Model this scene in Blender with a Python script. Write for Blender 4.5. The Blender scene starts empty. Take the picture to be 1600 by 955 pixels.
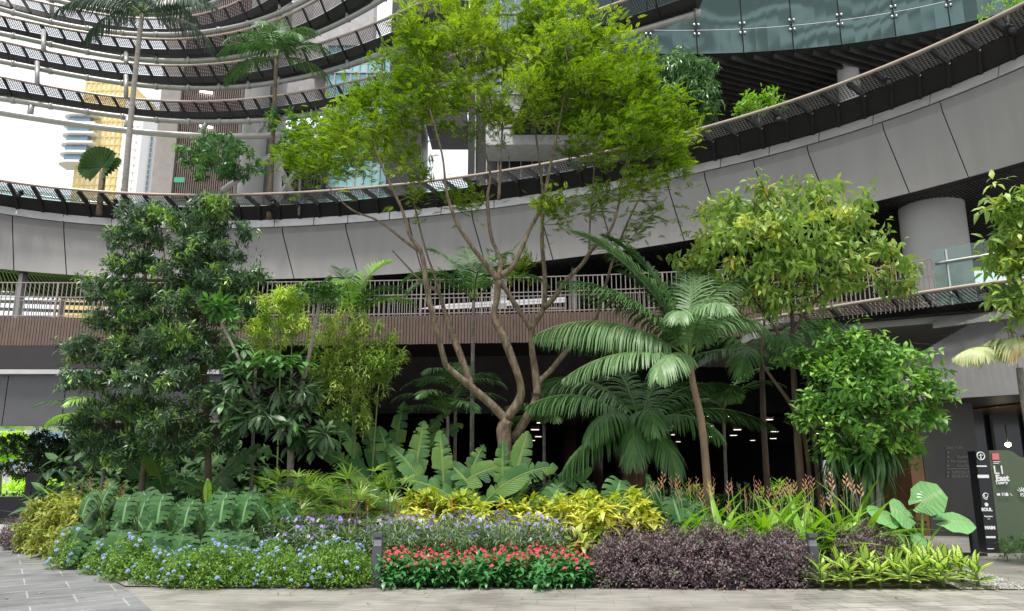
import bpy, math, random
import numpy as np
from mathutils import Vector
from math import radians, sin, cos, pi

random.seed(7)
RNG = np.random.default_rng(7)
SC = bpy.context.scene
COL = SC.collection

# ------------------------------------------------------------------ camera
F = 1163.0
PITCH = radians(12.0)
CAMZ = 1.6
cam_d = bpy.data.cameras.new('camera')
cam_d.sensor_width = 36.0
cam_d.lens = 36.0 * F / 1600.0
cam_d.clip_start = 0.1
cam_d.clip_end = 2000
cam = bpy.data.objects.new('camera', cam_d)
cam.location = (0, 0, CAMZ)
cam.rotation_euler = (radians(90) + PITCH, 0, 0)
COL.objects.link(cam)
SC.camera = cam

# ------------------------------------------------------------------ sky, sun, exposure
SUN_EL, SUN_AZ = radians(73), radians(205)      # azimuth clockwise from +Y: very high sun through thin cloud
world = bpy.data.worlds.new('World')
SC.world = world
world.use_nodes = True
wn, wl = world.node_tree.nodes, world.node_tree.links
wn.clear()
w_out = wn.new('ShaderNodeOutputWorld')
w_bg = wn.new('ShaderNodeBackground')
w_sky = wn.new('ShaderNodeTexSky')
w_sky.sky_type = 'NISHITA'
w_sky.sun_disc = False
w_sky.sun_elevation = SUN_EL
w_sky.sun_rotation = SUN_AZ
w_sky.dust_density = 4.0
w_sky.air_density = 1.0
w_noise = wn.new('ShaderNodeTexNoise')
w_noise.inputs['Scale'].default_value = 2.2
w_noise.inputs['Detail'].default_value = 5
w_ramp = wn.new('ShaderNodeValToRGB')
w_ramp.color_ramp.elements[0].position = 0.3
w_ramp.color_ramp.elements[0].color = (9.5, 10.2, 11.2, 1)
w_ramp.color_ramp.elements[1].position = 0.7
w_ramp.color_ramp.elements[1].color = (13.5, 13.6, 13.6, 1)
w_mix = wn.new('ShaderNodeMixRGB')
w_mix.inputs[0].default_value = 0.85             # bright cloud cover over the blue sky
w_tc = wn.new('ShaderNodeTexCoord')
wl.new(w_tc.outputs['Generated'], w_noise.inputs['Vector'])
wl.new(w_noise.outputs['Fac'], w_ramp.inputs['Fac'])
wl.new(w_sky.outputs[0], w_mix.inputs[1])
wl.new(w_ramp.outputs['Color'], w_mix.inputs[2])
wl.new(w_mix.outputs[0], w_bg.inputs['Color'])
wl.new(w_bg.outputs[0], w_out.inputs['Surface'])
w_bg.inputs['Strength'].default_value = 0.09

sun_d = bpy.data.lights.new('sun', 'SUN')
sun_d.energy = 3.2
sun_d.angle = radians(10)
sun_d.color = (1.0, 0.96, 0.9)
sun = bpy.data.objects.new('sun', sun_d)
sdir = Vector((sin(SUN_AZ) * cos(SUN_EL), cos(SUN_AZ) * cos(SUN_EL), sin(SUN_EL)))
sun.rotation_euler = sdir.to_track_quat('Z', 'Y').to_euler()
sun.location = (0, -5, 30)
COL.objects.link(sun)

SC.view_settings.view_transform = 'Standard'
SC.view_settings.look = 'None'
SC.view_settings.gamma = 1.0
SC.view_settings.exposure = 0.48
SC.render.engine = 'CYCLES'
SC.cycles.max_bounces = 6
SC.cycles.diffuse_bounces = 3
SC.cycles.glossy_bounces = 3
SC.cycles.transmission_bounces = 4
SC.cycles.transparent_max_bounces = 12
SC.cycles.caustics_reflective = False
SC.cycles.caustics_refractive = False

# ------------------------------------------------------------------ reading positions from the photograph
SP, CP = sin(PITCH), cos(PITCH)
def ray(x, y):
    u = (x - 800) / F; v = (477.5 - y) / F
    return np.array([u, CP - v * SP, SP + v * CP])
def py_(x, y, Y):                       # point of that pixel's ray at depth Y
    d = ray(x, y); return np.array([0, 0, CAMZ]) + d * (Y / d[1])
def pz(x, y, z=0.0):                    # point of that pixel's ray at height z
    d = ray(x, y); return np.array([0, 0, CAMZ]) + d * ((z - CAMZ) / d[2])
def A(*a): return np.array(a, float)
def nrm(v):
    v = np.asarray(v, float); return v / (np.linalg.norm(v, axis=-1, keepdims=True) + 1e-9)
def U(a, b, n=None): return RNG.uniform(a, b, n)
def lerp(a, b, t): return a + (b - a) * t

# ------------------------------------------------------------------ mesh collector
class G:
    def __init__(s): s.v = []; s.f = []; s.uv = []; s.n = 0
    def add(s, v, faces, uv=None):
        v = np.asarray(v, float).reshape(-1, 3)
        if uv is None: uv = np.zeros((len(v), 2))
        s.v.append(v); s.uv.append(np.asarray(uv, float))
        if not isinstance(faces, list): faces = [faces]
        for f in faces:
            if len(f): s.f.append(np.asarray(f, np.int64) + s.n)
        s.n += len(v); return s
    def inst(s, t, R, T, S=None):
        V, Fq, uv = t
        K = len(T)
        if K == 0: return s
        VV = np.broadcast_to(V, (K,) + V.shape)
        if S is not None:
            S = np.asarray(S, float)
            VV = VV * (S[:, None, None] if S.ndim == 1 else S[:, None, :])
        W = np.einsum('kij,knj->kni', R, VV) + np.asarray(T)[:, None, :]
        N = len(V)
        off = (np.arange(K) * N)[:, None, None]
        fl = [(q[None] + off).reshape(-1, q.shape[1]) for q in (Fq if isinstance(Fq, list) else [Fq])]
        return s.add(W.reshape(-1, 3), fl, np.tile(uv, (K, 1)))
    def merge(s, o):
        for f in o.f: s.f.append(f + s.n)
        s.v += o.v; s.uv += o.uv; s.n += o.n; return s
    def tmpl(s): return (np.concatenate(s.v), list(s.f), np.concatenate(s.uv))
    def mesh(s, name, mat, origin=(0, 0, 0), smooth=True):
        me = bpy.data.meshes.new(name)
        V = np.concatenate(s.v) - np.asarray(origin, float); uv = np.concatenate(s.uv)
        loops = np.concatenate([f.ravel() for f in s.f])
        tot = np.concatenate([np.full(len(f), f.shape[1]) for f in s.f])
        start = np.concatenate([[0], np.cumsum(tot)[:-1]])
        me.vertices.add(len(V)); me.vertices.foreach_set('co', V.astype(np.float32).ravel())
        me.loops.add(len(loops)); me.loops.foreach_set('vertex_index', loops.astype(np.int32))
        me.polygons.add(len(tot)); me.polygons.foreach_set('loop_start', start.astype(np.int32))
        me.polygons.foreach_set('use_smooth', np.full(len(tot), smooth, bool))
        l = me.uv_layers.new(name='UVMap'); l.data.foreach_set('uv', uv[loops].astype(np.float32).ravel())
        me.materials.append(mat)
        me.update(calc_edges=True); me.validate()
        return me

def obj(name, geo, mat, parent=None, origin=(0, 0, 0), smooth=True):
    me = geo.mesh(name, mat, origin, smooth) if isinstance(geo, G) else geo
    o = bpy.data.objects.new(name, me); COL.objects.link(o)
    if parent is not None: o.parent = parent
    return o
def tag(o, label=None, cat=None, group=None, kind=None):
    if label: o['label'] = label
    if cat: o['category'] = cat
    if group: o['group'] = group
    if kind: o['kind'] = kind
    return o
class Thing:                            # an Empty at the thing's base; parts are given in world coordinates
    def __init__(s, name, label, cat, loc, group=None):
        s.o = bpy.data.objects.new(name, None); COL.objects.link(s.o)
        s.loc = np.asarray(loc, float); s.o.location = s.loc
        s.o.empty_display_size = 0.2
        tag(s.o, label, cat, group)
    def part(s, name, geo, mat, parent=None, smooth=True, label=None, kind=None):
        o = obj(name, geo, mat, parent or s.o, s.loc, smooth)
        if label: o['label'] = label
        if kind: o['kind'] = kind
        return o
def dup(root, loc, rz, sc, label, group=None):
    r = root.copy(); COL.objects.link(r); r.location = loc; r.rotation_euler = (0, 0, rz); r.scale = (sc, sc, sc) if np.isscalar(sc) else sc
    r['label'] = label
    if group: r['group'] = group
    for ch in list(root.children):
        c = ch.copy(); COL.objects.link(c); c.parent = r
        for g in ch.children:
            d = g.copy(); COL.objects.link(d); d.parent = c
    return r
ORD = ['first', 'second', 'third', 'fourth', 'fifth', 'sixth', 'seventh', 'eighth', 'ninth', 'tenth', 'eleventh', 'twelfth',
       'thirteenth', 'fourteenth', 'fifteenth', 'sixteenth', 'seventeenth', 'eighteenth', 'nineteenth', 'twentieth',
       'twenty-first', 'twenty-second', 'twenty-third', 'twenty-fourth', 'twenty-fifth', 'twenty-sixth']

# ------------------------------------------------------------------ shapes
def box(g, c, s, rz=0.0):
    c = np.asarray(c, float); hx, hy, hz = s[0] / 2, s[1] / 2, s[2] / 2
    v = A(*[(x, y, z) for z in (-hz, hz) for x, y in ((-hx, -hy), (hx, -hy), (hx, hy), (-hx, hy))]).reshape(-1, 3)
    if rz: v = v @ np.array([[cos(rz), sin(rz), 0], [-sin(rz), cos(rz), 0], [0, 0, 1]])
    f = [(3, 2, 1, 0), (4, 5, 6, 7), (0, 1, 5, 4), (1, 2, 6, 5), (2, 3, 7, 6), (3, 0, 4, 7)]
    V = (v[np.array(f).ravel()] + c)
    uv = np.tile([(0, 0), (1, 0), (1, 1), (0, 1)], (6, 1))
    g.add(V, np.arange(24).reshape(6, 4), uv); return g
def bar(g, a, b, w, h=None):            # square bar between two points
    h = h or w; a, b = A(*a), A(*b); d = nrm(b - a); up = A(0, 0, 1)
    if abs(d[2]) > .97: up = A(0, 1, 0)
    x = nrm(np.cross(d, up)); z = np.cross(x, d)
    P = []
    for e in (a, b):
        for sx, sz in ((-1, -1), (1, -1), (1, 1), (-1, 1)): P.append(e + x * sx * w / 2 + z * sz * h / 2)
    P = np.array(P); f = np.array([(3, 2, 1, 0), (4, 5, 6, 7), (0, 1, 5, 4), (1, 2, 6, 5), (2, 3, 7, 6), (3, 0, 4, 7)])
    g.add(P[f.ravel()], np.arange(24).reshape(6, 4), np.tile([(0, 0), (1, 0), (1, 1), (0, 1)], (6, 1))); return g
def tube(g, pts, rad, n=8, cap=True):
    P = np.asarray(pts, float); K = len(P)
    rad = np.full(K, rad) if np.isscalar(rad) else np.asarray(rad, float)
    T = np.gradient(P, axis=0); T = nrm(T)
    ref = A(0, 0, 1) if abs(T[0][2]) < .9 else A(1, 0, 0)
    x = nrm(np.cross(T[0], ref)); X = []
    for t in T:
        x = nrm(x - t * np.dot(x, t)); X.append(x)
    X = np.array(X); Z = np.cross(X, T)
    a = np.linspace(0, 2 * pi, n, endpoint=False)
    V = P[:, None] + (X[:, None] * np.cos(a)[None, :, None] + Z[:, None] * np.sin(a)[None, :, None]) * rad[:, None, None]
    L = np.concatenate([[0], np.cumsum(np.linalg.norm(np.diff(P, axis=0), axis=1))])
    uv = np.stack(np.broadcast_arrays(a[None, :] / (2 * pi), L[:, None]), -1).reshape(-1, 2)
    i = np.arange(K - 1)[:, None] * n; j = np.arange(n)[None, :]; j2 = (j + 1) % n
    f = np.stack(np.broadcast_arrays(i + j, i + j2, i + n + j2, i + n + j), -1).reshape(-1, 4)
    fs = [f]
    if cap: fs += [np.arange(n)[::-1][None], (np.arange(n) + (K - 1) * n)[None]]
    g.add(V.reshape(-1, 3), fs, uv); return g
def strip(g, a, b, flip=False, closed_uv=None):   # loft between two polylines
    a, b = np.asarray(a), np.asarray(b); K = len(a)
    L = np.concatenate([[0], np.cumsum(np.linalg.norm(np.diff(a, axis=0), axis=1))])
    w = np.linalg.norm(b - a, axis=1)
    uv = np.concatenate([np.stack([L, 0 * L], 1), np.stack([L, w], 1)])
    i = np.arange(K - 1)
    f = np.stack([i, i + 1, i + K + 1, i + K], 1)
    if flip: f = f[:, ::-1]
    g.add(np.concatenate([a, b]), f, uv); return g
def slab(g, a, b, t):                   # strip with a thickness vector t
    a, b = np.asarray(a), np.asarray(b); t = np.asarray(t)
    strip(g, a, b); strip(g, a + t, b + t, True); strip(g, a, a + t, True); strip(g, b, b + t)
    for k in (0, -1):
        q = np.array([a[k], b[k], b[k] + t, a[k] + t]) if t.ndim == 1 else np.array([a[k], b[k], b[k] + t[k], a[k] + t[k]])
        g.add(q, np.array([[0, 1, 2, 3]]), np.zeros((4, 2)))
    return g
def smooth_path(P, n=6):                # Catmull-Rom
    P = np.asarray(P, float)
    Q = np.concatenate([[2 * P[0] - P[1]], P, [2 * P[-1] - P[-2]]]); out = []
    for i in range(1, len(Q) - 2):
        p0, p1, p2, p3 = Q[i - 1:i + 3]
        for t in np.linspace(0, 1, n, endpoint=False):
            out.append(.5 * (2 * p1 + (p2 - p0) * t + (2 * p0 - 5 * p1 + 4 * p2 - p3) * t * t + (3 * p1 - p0 - 3 * p2 + p3) * t ** 3))
    out.append(P[-1]); return np.array(out)
def prism(g, poly, z0, z1):
    poly = np.asarray(poly, float); n = len(poly)
    lo = np.c_[poly, np.full(n, z0)]; hi = np.c_[poly, np.full(n, z1)]
    i = np.arange(n); j = (i + 1) % n
    g.add(np.concatenate([lo, hi]), [np.stack([i, j, j + n, i + n], 1), (i + n)[None], i[::-1][None]], np.concatenate([poly, poly])); return g

# ------------------------------------------------------------------ materials
def newmat(name):
    m = bpy.data.materials.new(name); m.use_nodes = True
    nt = m.node_tree; p = nt.nodes['Principled BSDF']
    return m, nt.nodes, nt.links, p
def ramp(n, stops):
    r = n.new('ShaderNodeValToRGB'); e = r.color_ramp.elements
    e[0].position, e[0].color = stops[0][0], tuple(stops[0][1]) + (1,)
    e[1].position, e[1].color = stops[-1][0], tuple(stops[-1][1]) + (1,)
    for p_, c in stops[1:-1]:
        x = e.new(p_); x.color = tuple(c) + (1,)
    return r
def plain(name, c, rough=.6, metal=0.0, var=.15, scale=3.0, bump=0.0, bscale=40, stretch=None, spec=.5, sep=None):
    m, n, l, p = newmat(name)
    tc = n.new('ShaderNodeTexCoord'); mp = n.new('ShaderNodeMapping')
    l.new(tc.outputs['Object'], mp.inputs['Vector'])
    if stretch: mp.inputs['Scale'].default_value = stretch
    nz = n.new('ShaderNodeTexNoise'); nz.inputs['Scale'].default_value = scale; nz.inputs['Detail'].default_value = 6
    l.new(mp.outputs[0], nz.inputs['Vector'])
    c = np.array(c)
    r = ramp(n, [(.3, np.clip(c * (1 - var), 0, 1)), (.7, np.clip(c * (1 + var), 0, 1))])
    l.new(nz.outputs['Fac'], r.inputs['Fac']); l.new(r.outputs['Color'], p.inputs['Base Color'])
    p.inputs['Roughness'].default_value = rough; p.inputs['Metallic'].default_value = metal
    p.inputs['Specular IOR Level'].default_value = spec
    if bump:
        nb = n.new('ShaderNodeTexNoise'); nb.inputs['Scale'].default_value = bscale; nb.inputs['Detail'].default_value = 4
        l.new(mp.outputs[0], nb.inputs['Vector'])
        b = n.new('ShaderNodeBump'); b.inputs['Strength'].default_value = bump; b.inputs['Distance'].default_value = .02
        l.new(nb.outputs['Fac'], b.inputs['Height']); l.new(b.outputs[0], p.inputs['Normal'])
    return m
def leafmat(name, a, b, c=None, cf=(.5, .7), rough=.38, trans=.3, mid=None, veins=0, vdark=.75, ns=.9, spec=.45, edge=None, streak=None):
    """a/b: two leaf colours mixed leaf by leaf; c: colour of new growth in patches; mid: midrib colour; veins: count of side veins"""
    a = tuple(min(.9, q * 1.35) for q in a); b = tuple(min(.9, q * 1.35) for q in b); c = None if c is None else tuple(min(.9, q * 1.35) for q in c)
    m, n, l, p = newmat(name)
    geo = n.new('ShaderNodeNewGeometry')
    r = ramp(n, [(0, a), (1, b)]); l.new(geo.outputs['Random Per Island'], r.inputs['Fac'])
    col = r.outputs['Color']
    def mix(fac, c1, c2):
        x = n.new('ShaderNodeMixRGB'); l.new(fac, x.inputs[0]); l.new(c1, x.inputs[1])
        if isinstance(c2, tuple): x.inputs[2].default_value = tuple(c2) + (1,)
        else: l.new(c2, x.inputs[2])
        return x.outputs[0]
    if c is not None:
        tc = n.new('ShaderNodeTexCoord'); nz = n.new('ShaderNodeTexNoise'); nz.inputs['Scale'].default_value = ns; nz.inputs['Detail'].default_value = 3
        l.new(tc.outputs['Object'], nz.inputs['Vector'])
        ad = n.new('ShaderNodeMath'); ad.operation = 'MULTIPLY_ADD'; ad.inputs[1].default_value = .18
        l.new(geo.outputs['Random Per Island'], ad.inputs[0]); l.new(nz.outputs['Fac'], ad.inputs[2])
        cr = ramp(n, [(cf[0] + .09, (0, 0, 0)), (cf[1] + .09, (1, 1, 1))]); l.new(ad.outputs[0], cr.inputs['Fac'])
        col = mix(cr.outputs['Color'], col, tuple(c))
    uvn = n.new('ShaderNodeUVMap'); sp = n.new('ShaderNodeSeparateXYZ'); l.new(uvn.outputs[0], sp.inputs[0])
    def mth(op, a_, b_=None, c_=None):
        x = n.new('ShaderNodeMath'); x.operation = op
        for i, q in enumerate((a_, b_, c_)):
            if q is None: continue
            if isinstance(q, (int, float)): x.inputs[i].default_value = q
            else: l.new(q, x.inputs[i])
        return x.outputs[0]
    if mid is not None or veins or edge is not None:
        au = mth('ABSOLUTE', mth('SUBTRACT', sp.outputs[0], .5))
    if veins:
        ph = mth('SUBTRACT', mth('MULTIPLY', sp.outputs[1], float(veins)), mth('MULTIPLY', au, veins * .25))
        s = mth('SINE', mth('MULTIPLY', ph, 6.283))
        fac = mth('MULTIPLY', mth('POWER', mth('MAXIMUM', s, 0.0), 6.0), 1 - vdark)
        col = mix(fac, col, (0.45, 0.6, 0.3))
        b_ = n.new('ShaderNodeBump'); b_.inputs['Strength'].default_value = .35; b_.inputs['Distance'].default_value = .01
        l.new(s, b_.inputs['Height']); l.new(b_.outputs[0], p.inputs['Normal'])
    if edge is not None:
        col = mix(mth('MULTIPLY', mth('SUBTRACT', au, edge[1]), edge[2]), col, tuple(edge[0]))
    if mid is not None:
        col = mix(mth('LESS_THAN', au, .045), col, tuple(mid))
    l.new(col, p.inputs['Base Color'])
    p.inputs['Roughness'].default_value = rough; p.inputs['Specular IOR Level'].default_value = spec
    if trans > 0:
        tr = n.new('ShaderNodeBsdfTranslucent'); hs = n.new('ShaderNodeHueSaturation'); hs.inputs['Value'].default_value = 1.3; hs.inputs['Saturation'].default_value = 1.1
        l.new(col, hs.inputs['Color']); l.new(hs.outputs[0], tr.inputs['Color'])
        ms = n.new('ShaderNodeMixShader'); ms.inputs[0].default_value = trans
        l.new(p.outputs[0], ms.inputs[1]); l.new(tr.outputs[0], ms.inputs[2])
        l.new(ms.outputs[0], n['Material Output'].inputs['Surface'])
    return m
def glassmat(name, tint=(.75, .88, .85), op=.25, rough=.05):
    m, n, l, p = newmat(name)
    p.inputs['Base Color'].default_value = tuple(tint) + (1,); p.inputs['Roughness'].default_value = rough
    p.inputs['Metallic'].default_value = .0; p.inputs['Specular IOR Level'].default_value = 1.0
    t = n.new('ShaderNodeBsdfTransparent'); t.inputs['Color'].default_value = tuple(tint) + (1,)
    gl = n.new('ShaderNodeBsdfGlossy'); gl.inputs['Roughness'].default_value = rough
    fr = n.new('ShaderNodeFresnel'); fr.inputs['IOR'].default_value = 1.5
    m1 = n.new('ShaderNodeMixShader'); l.new(fr.outputs[0], m1.inputs[0]); l.new(t.outputs[0], m1.inputs[1]); l.new(gl.outputs[0], m1.inputs[2])
    m2 = n.new('ShaderNodeMixShader'); m2.inputs[0].default_value = op; l.new(m1.outputs[0], m2.inputs[1]); l.new(p.outputs[0], m2.inputs[2])
    l.new(m2.outputs[0], n['Material Output'].inputs['Surface']); return m
def emis(name, c, s):
    m, n, l, p = newmat(name)
    p.inputs['Base Color'].default_value = (0, 0, 0, 1)
    p.inputs['Emission Color'].default_value = tuple(c) + (1,); p.inputs['Emission Strength'].default_value = s; return m
def perfmat(name, c=(.06, .055, .055), fu=9.0, fv=14.0, thr=.05, rough=.45):
    m, n, l, p = newmat(name)
    p.inputs['Base Color'].default_value = tuple(c) + (1,); p.inputs['Metallic'].default_value = .4; p.inputs['Roughness'].default_value = rough
    uvn = n.new('ShaderNodeUVMap'); sp = n.new('ShaderNodeSeparateXYZ'); l.new(uvn.outputs[0], sp.inputs[0])
    def mth(op, a_, b_=None):
        x = n.new('ShaderNodeMath'); x.operation = op
        for i, q in enumerate((a_, b_)):
            if q is None: continue
            if isinstance(q, (int, float)): x.inputs[i].default_value = q
            else: l.new(q, x.inputs[i])
        return x.outputs[0]
    a_ = mth('SINE', mth('MULTIPLY', mth('ADD', sp.outputs[0], mth('MULTIPLY', sp.outputs[1], .5)), fu * 6.283))
    b_ = mth('SINE', mth('MULTIPLY', sp.outputs[1], fv * 6.283))
    k = mth('GREATER_THAN', mth('ADD', a_, b_), thr)
    t = n.new('ShaderNodeBsdfTransparent'); ms = n.new('ShaderNodeMixShader')
    l.new(k, ms.inputs[0]); l.new(p.outputs[0], ms.inputs[1]); l.new(t.outputs[0], ms.inputs[2])
    l.new(ms.outputs[0], n['Material Output'].inputs['Surface']); return m
# ------------------------------------------------------------------ building materials
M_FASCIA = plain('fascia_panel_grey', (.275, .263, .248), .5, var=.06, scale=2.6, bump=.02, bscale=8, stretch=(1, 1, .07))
M_LIP = plain('lip_metal', (.56, .55, .54), .35, .3, var=.12, scale=1.5, stretch=(1, 1, 3))
M_DARK = plain('dark_steel', (.022, .021, .021), .5, .2, var=.2)
M_SOFFIT = plain('soffit_slat', (.028, .027, .026), .5, var=.25)
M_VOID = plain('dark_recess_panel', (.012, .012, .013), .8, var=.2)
M_TUBE = plain('painted_tube', (.36, .35, .33), .38, .25, var=.08, scale=4)
M_RAIL = plain('tan_rail', (.40, .33, .27), .35, .3, var=.08, scale=4)
M_SLAT = plain('brown_slat', (.155, .105, .082), .55, var=.25, scale=5, stretch=(4, 4, .5), bump=.1, bscale=20)
M_BAL = plain('baluster_metal', (.34, .29, .27), .45, .2, var=.1)
M_CONC = plain('column_concrete', (.40, .395, .38), .6, var=.08, scale=1.3, bump=.04, bscale=15)
M_PERF = perfmat('expanded_metal', c=(.20, .195, .19), fu=11, fv=16, thr=.15)
M_PERF2 = perfmat('expanded_metal_fine', c=(.07, .06, .058), fu=11.0, fv=16.0, thr=.1)
M_GLASS = glassmat('clear_glass', op=.06)
M_STEEL = plain('brushed_steel', (.5, .5, .5), .3, .8, var=.05)

# ------------------------------------------------------------------ ring walkway of the third level
def fitc(pts, z, deg=4):                # smooth plan curve through picture points lying at height z
    xs = np.array([p[0] for p in pts], float); W = np.array([pz(p[0], p[1], z) for p in pts])
    t = (xs - 800) / 800.0
    cx, cy = np.polyfit(t, W[:, 0], deg), np.polyfit(t, W[:, 1], deg)
    def fn(x):
        t = (np.asarray(x, float) - 800) / 800.0
        return np.stack([np.polyval(cx, t), np.polyval(cy, t), np.full_like(t, z)], -1)
    return fn
def outward(P):
    T = np.gradient(P, axis=0); Nn = np.stack([T[:, 1], -T[:, 0], 0 * T[:, 0]], 1); Nn = nrm(Nn)
    s = np.sign(np.sum(Nn * (P - A(0, 4, 0)) * A(1, 1, 0), axis=1)); return Nn * s[:, None]

c_bot = fitc([(0, 421), (104, 427.5), (230, 434), (330, 437), (408, 438), (459, 437), (530, 431), (717, 421), (889, 403), (1014, 384), (1180, 357), (1347, 320), (1470, 288), (1600, 252)], 8.7)
c_lb = fitc([(0, 334), (173, 351), (363, 358), (460, 356), (540, 350), (772, 317), (945, 301), (1070, 280), (1202, 245), (1281, 221), (1367, 193), (1457, 159), (1561, 121), (1600, 106)], 11.0)
c_lt = fitc([(0, 322), (173, 339), (363, 346), (460, 344), (540, 338), (772, 305), (945, 287), (1070, 266), (1202, 231), (1281, 207), (1367, 178), (1457, 142), (1561, 104), (1600, 87)], 11.3)
c_bt = fitc([(0, 305), (104, 312), (230, 322), (360, 325), (530, 318), (700, 295), (900, 262), (1100, 222), (1202, 200), (1319, 158), (1450, 106), (1600, 44)], 11.62)
c_rl = fitc([(0, 283), (104, 292), (173, 302), (360, 306), (530, 297), (720, 275), (875, 252), (1070, 208), (1202, 173), (1319, 128), (1450, 74), (1600, 7)], 12.0)
XX = np.linspace(-90, 1700, 120)
ring = Thing('ring_walkway', 'broad curved grey walkway edge sweeping above the garden, slanted mesh screens on top', 'walkway', c_bot(np.array([430.]))[0])
def shift(x): return np.interp(x, [0, 450, 900, 1300, 1700], [2, 17, 26, 36, 44])
g = G()
seams = [-60, 22, 104, 180, 262, 345, 459, 560, 660, 760, 865, 960, 1070, 1130, 1210, 1297, 1419, 1512, 1640]
for i in range(len(seams) - 1):
    a, b = seams[i], seams[i + 1]
    xs = np.linspace(a + .9, b - .9, 8)
    B = c_bot(xs); T = c_lb(xs - shift(xs)); T = T + A(0, 0, -.02)
    ob = outward(B) * .06
    Mi = B + (T - B) * .86; Mi -= outward(B) * .10
    # panel with a folded top edge
    slab(g, B, Mi, ob); slab(g, Mi, T, ob)
ring.part('fascia_panels', g, M_FASCIA, smooth=False)
g = G(); B = c_bot(XX); T = c_lb(XX); n = outward(B)
slab(g, B + n * .12, T + n * .14, n * .5); ring.part('fascia_backing', g, M_DARK, smooth=False)
g = G(); ls = [-60, 25, 98, 173, 250, 363, 430, 492, 545, 610, 690, 772, 850, 945, 1000, 1060, 1125, 1202, 1281, 1367, 1457, 1561, 1650]
for i in range(len(ls) - 1):
    xs = np.linspace(ls[i] + .7, ls[i + 1] - .7, 6); a = c_lb(xs); b = c_lt(xs); n = outward(a)
    slab(g, a - n * .05, b - n * .0, n * .1); strip(g, b, b + n * .5)
ring.part('metal_lip', g, M_LIP, smooth=False)
a, b, r = c_lt(XX), c_bt(XX), c_rl(XX); n = outward(b)
g = G(); slab(g, a + n * .04, b, n * .25); ring.part('gutter_beam', g, M_DARK, smooth=False)
g = G(); strip(g, b + A(0, 0, .03), r - A(0, 0, .05)); ring.part('mesh_screen', g, M_PERF, smooth=False)
g = G(); tube(g, r, .055, 10); ring.part('top_rail', g, M_RAIL)
sx = []; x = -60.
while x < 1680:
    sx.append(x); x += np.interp(x, [0, 400, 900, 1300, 1600], [37, 30, 33, 41, 52])
for x in sx[:99]:
    sh = np.interp(x, [0, 500, 1000, 1600], [10, 22, 18, 30])
    g = G(); p0 = c_rl(np.array([x]))[0] - A(0, 0, .04); p1 = c_lt(np.array([x + sh + 4]))[0] + A(0, 0, .05)
    q = c_bt(np.array([x + sh]))[0]
    bar(g, p0, q, .08, .16); bar(g, q, p1, .09, .18); ring.part('strut', g, M_DARK, smooth=False)
for x in (37, 182, 430, 742, 910, 1210, 1380, 1570):
    g = G(); q = c_bt(np.array([float(x)]))[0] + A(0, -.12, .05); bar(g, q, q + A(0, -.12, .12), .14, .10); tube(g, [q + A(0, -.1, -.02), q + A(0.02, -.25, -.16)], [.07, .09], 8)
    ring.part('spotlight', g, M_DARK)
# deck, louvred soffit below, glass balustrade
inner = c_lt(XX); n = outward(inner)
dw = np.interp(XX, [-90, 500, 1000, 1700], [5.0, 6.0, 9.0, 12.0])[:, None]
g = G(); slab(g, inner + n * .5 - A(0, 0, .1), inner + n * dw - A(0, 0, .1), A(0, 0, -.25)); ring.part('deck', g, M_CONC, smooth=False)
B = c_bot(XX); nb = outward(B)
g = G()
XS = np.linspace(-90, 1700, 330); Bs = c_bot(XS); ns = outward(Bs); ds = np.interp(XS, [-90, 500, 1000, 1700], [5., 6., 9., 12.])[:, None]
for k in range(len(XS)):
    bar(g, Bs[k] + ns[k] * .3 + A(0, 0, .05), Bs[k] + ns[k] * ds[k] + A(0, 0, .05), .05, .14)
ring.part('louvred_soffit', g, M_SOFFIT, smooth=False)
g = G(); slab(g, B + nb * .3 + A(0, 0, .16), B + nb * dw + A(0, 0, .16), A(0, 0, .1)); ring.part('soffit_backing', g, M_DARK, smooth=False)
bal = Thing('glass_balustrade', 'clear glass balustrade with thin steel handrail along the third level walkway', 'balustrade', c_lt(np.array([200.]))[0])
n = outward(inner); base = inner + n * .75 - A(0, 0, .1)
g = G()
for i in range(0, 119, 3):
    s = slice(i, i + 4); t_ = A(0, 0, 1.15)
    q = base[s]
    if len(q) > 1: slab(g, q + (q[1] - q[0]) * .02, q + (q[1] - q[0]) * .02 + t_, n[i] * .012)
bal.part('glass_panels', g, M_GLASS, smooth=False)
g = G(); tube(g, base - n * .06 + A(0, 0, .95), .03, 8); bal.part('handrail', g, M_STEEL)
for i in range(0, 119, 3):
    g = G(); bar(g, base[i] - n[i] * .06, base[i] - n[i] * .06 + A(0, 0, .95), .03); bal.part('post', g, M_STEEL, smooth=False)

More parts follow.
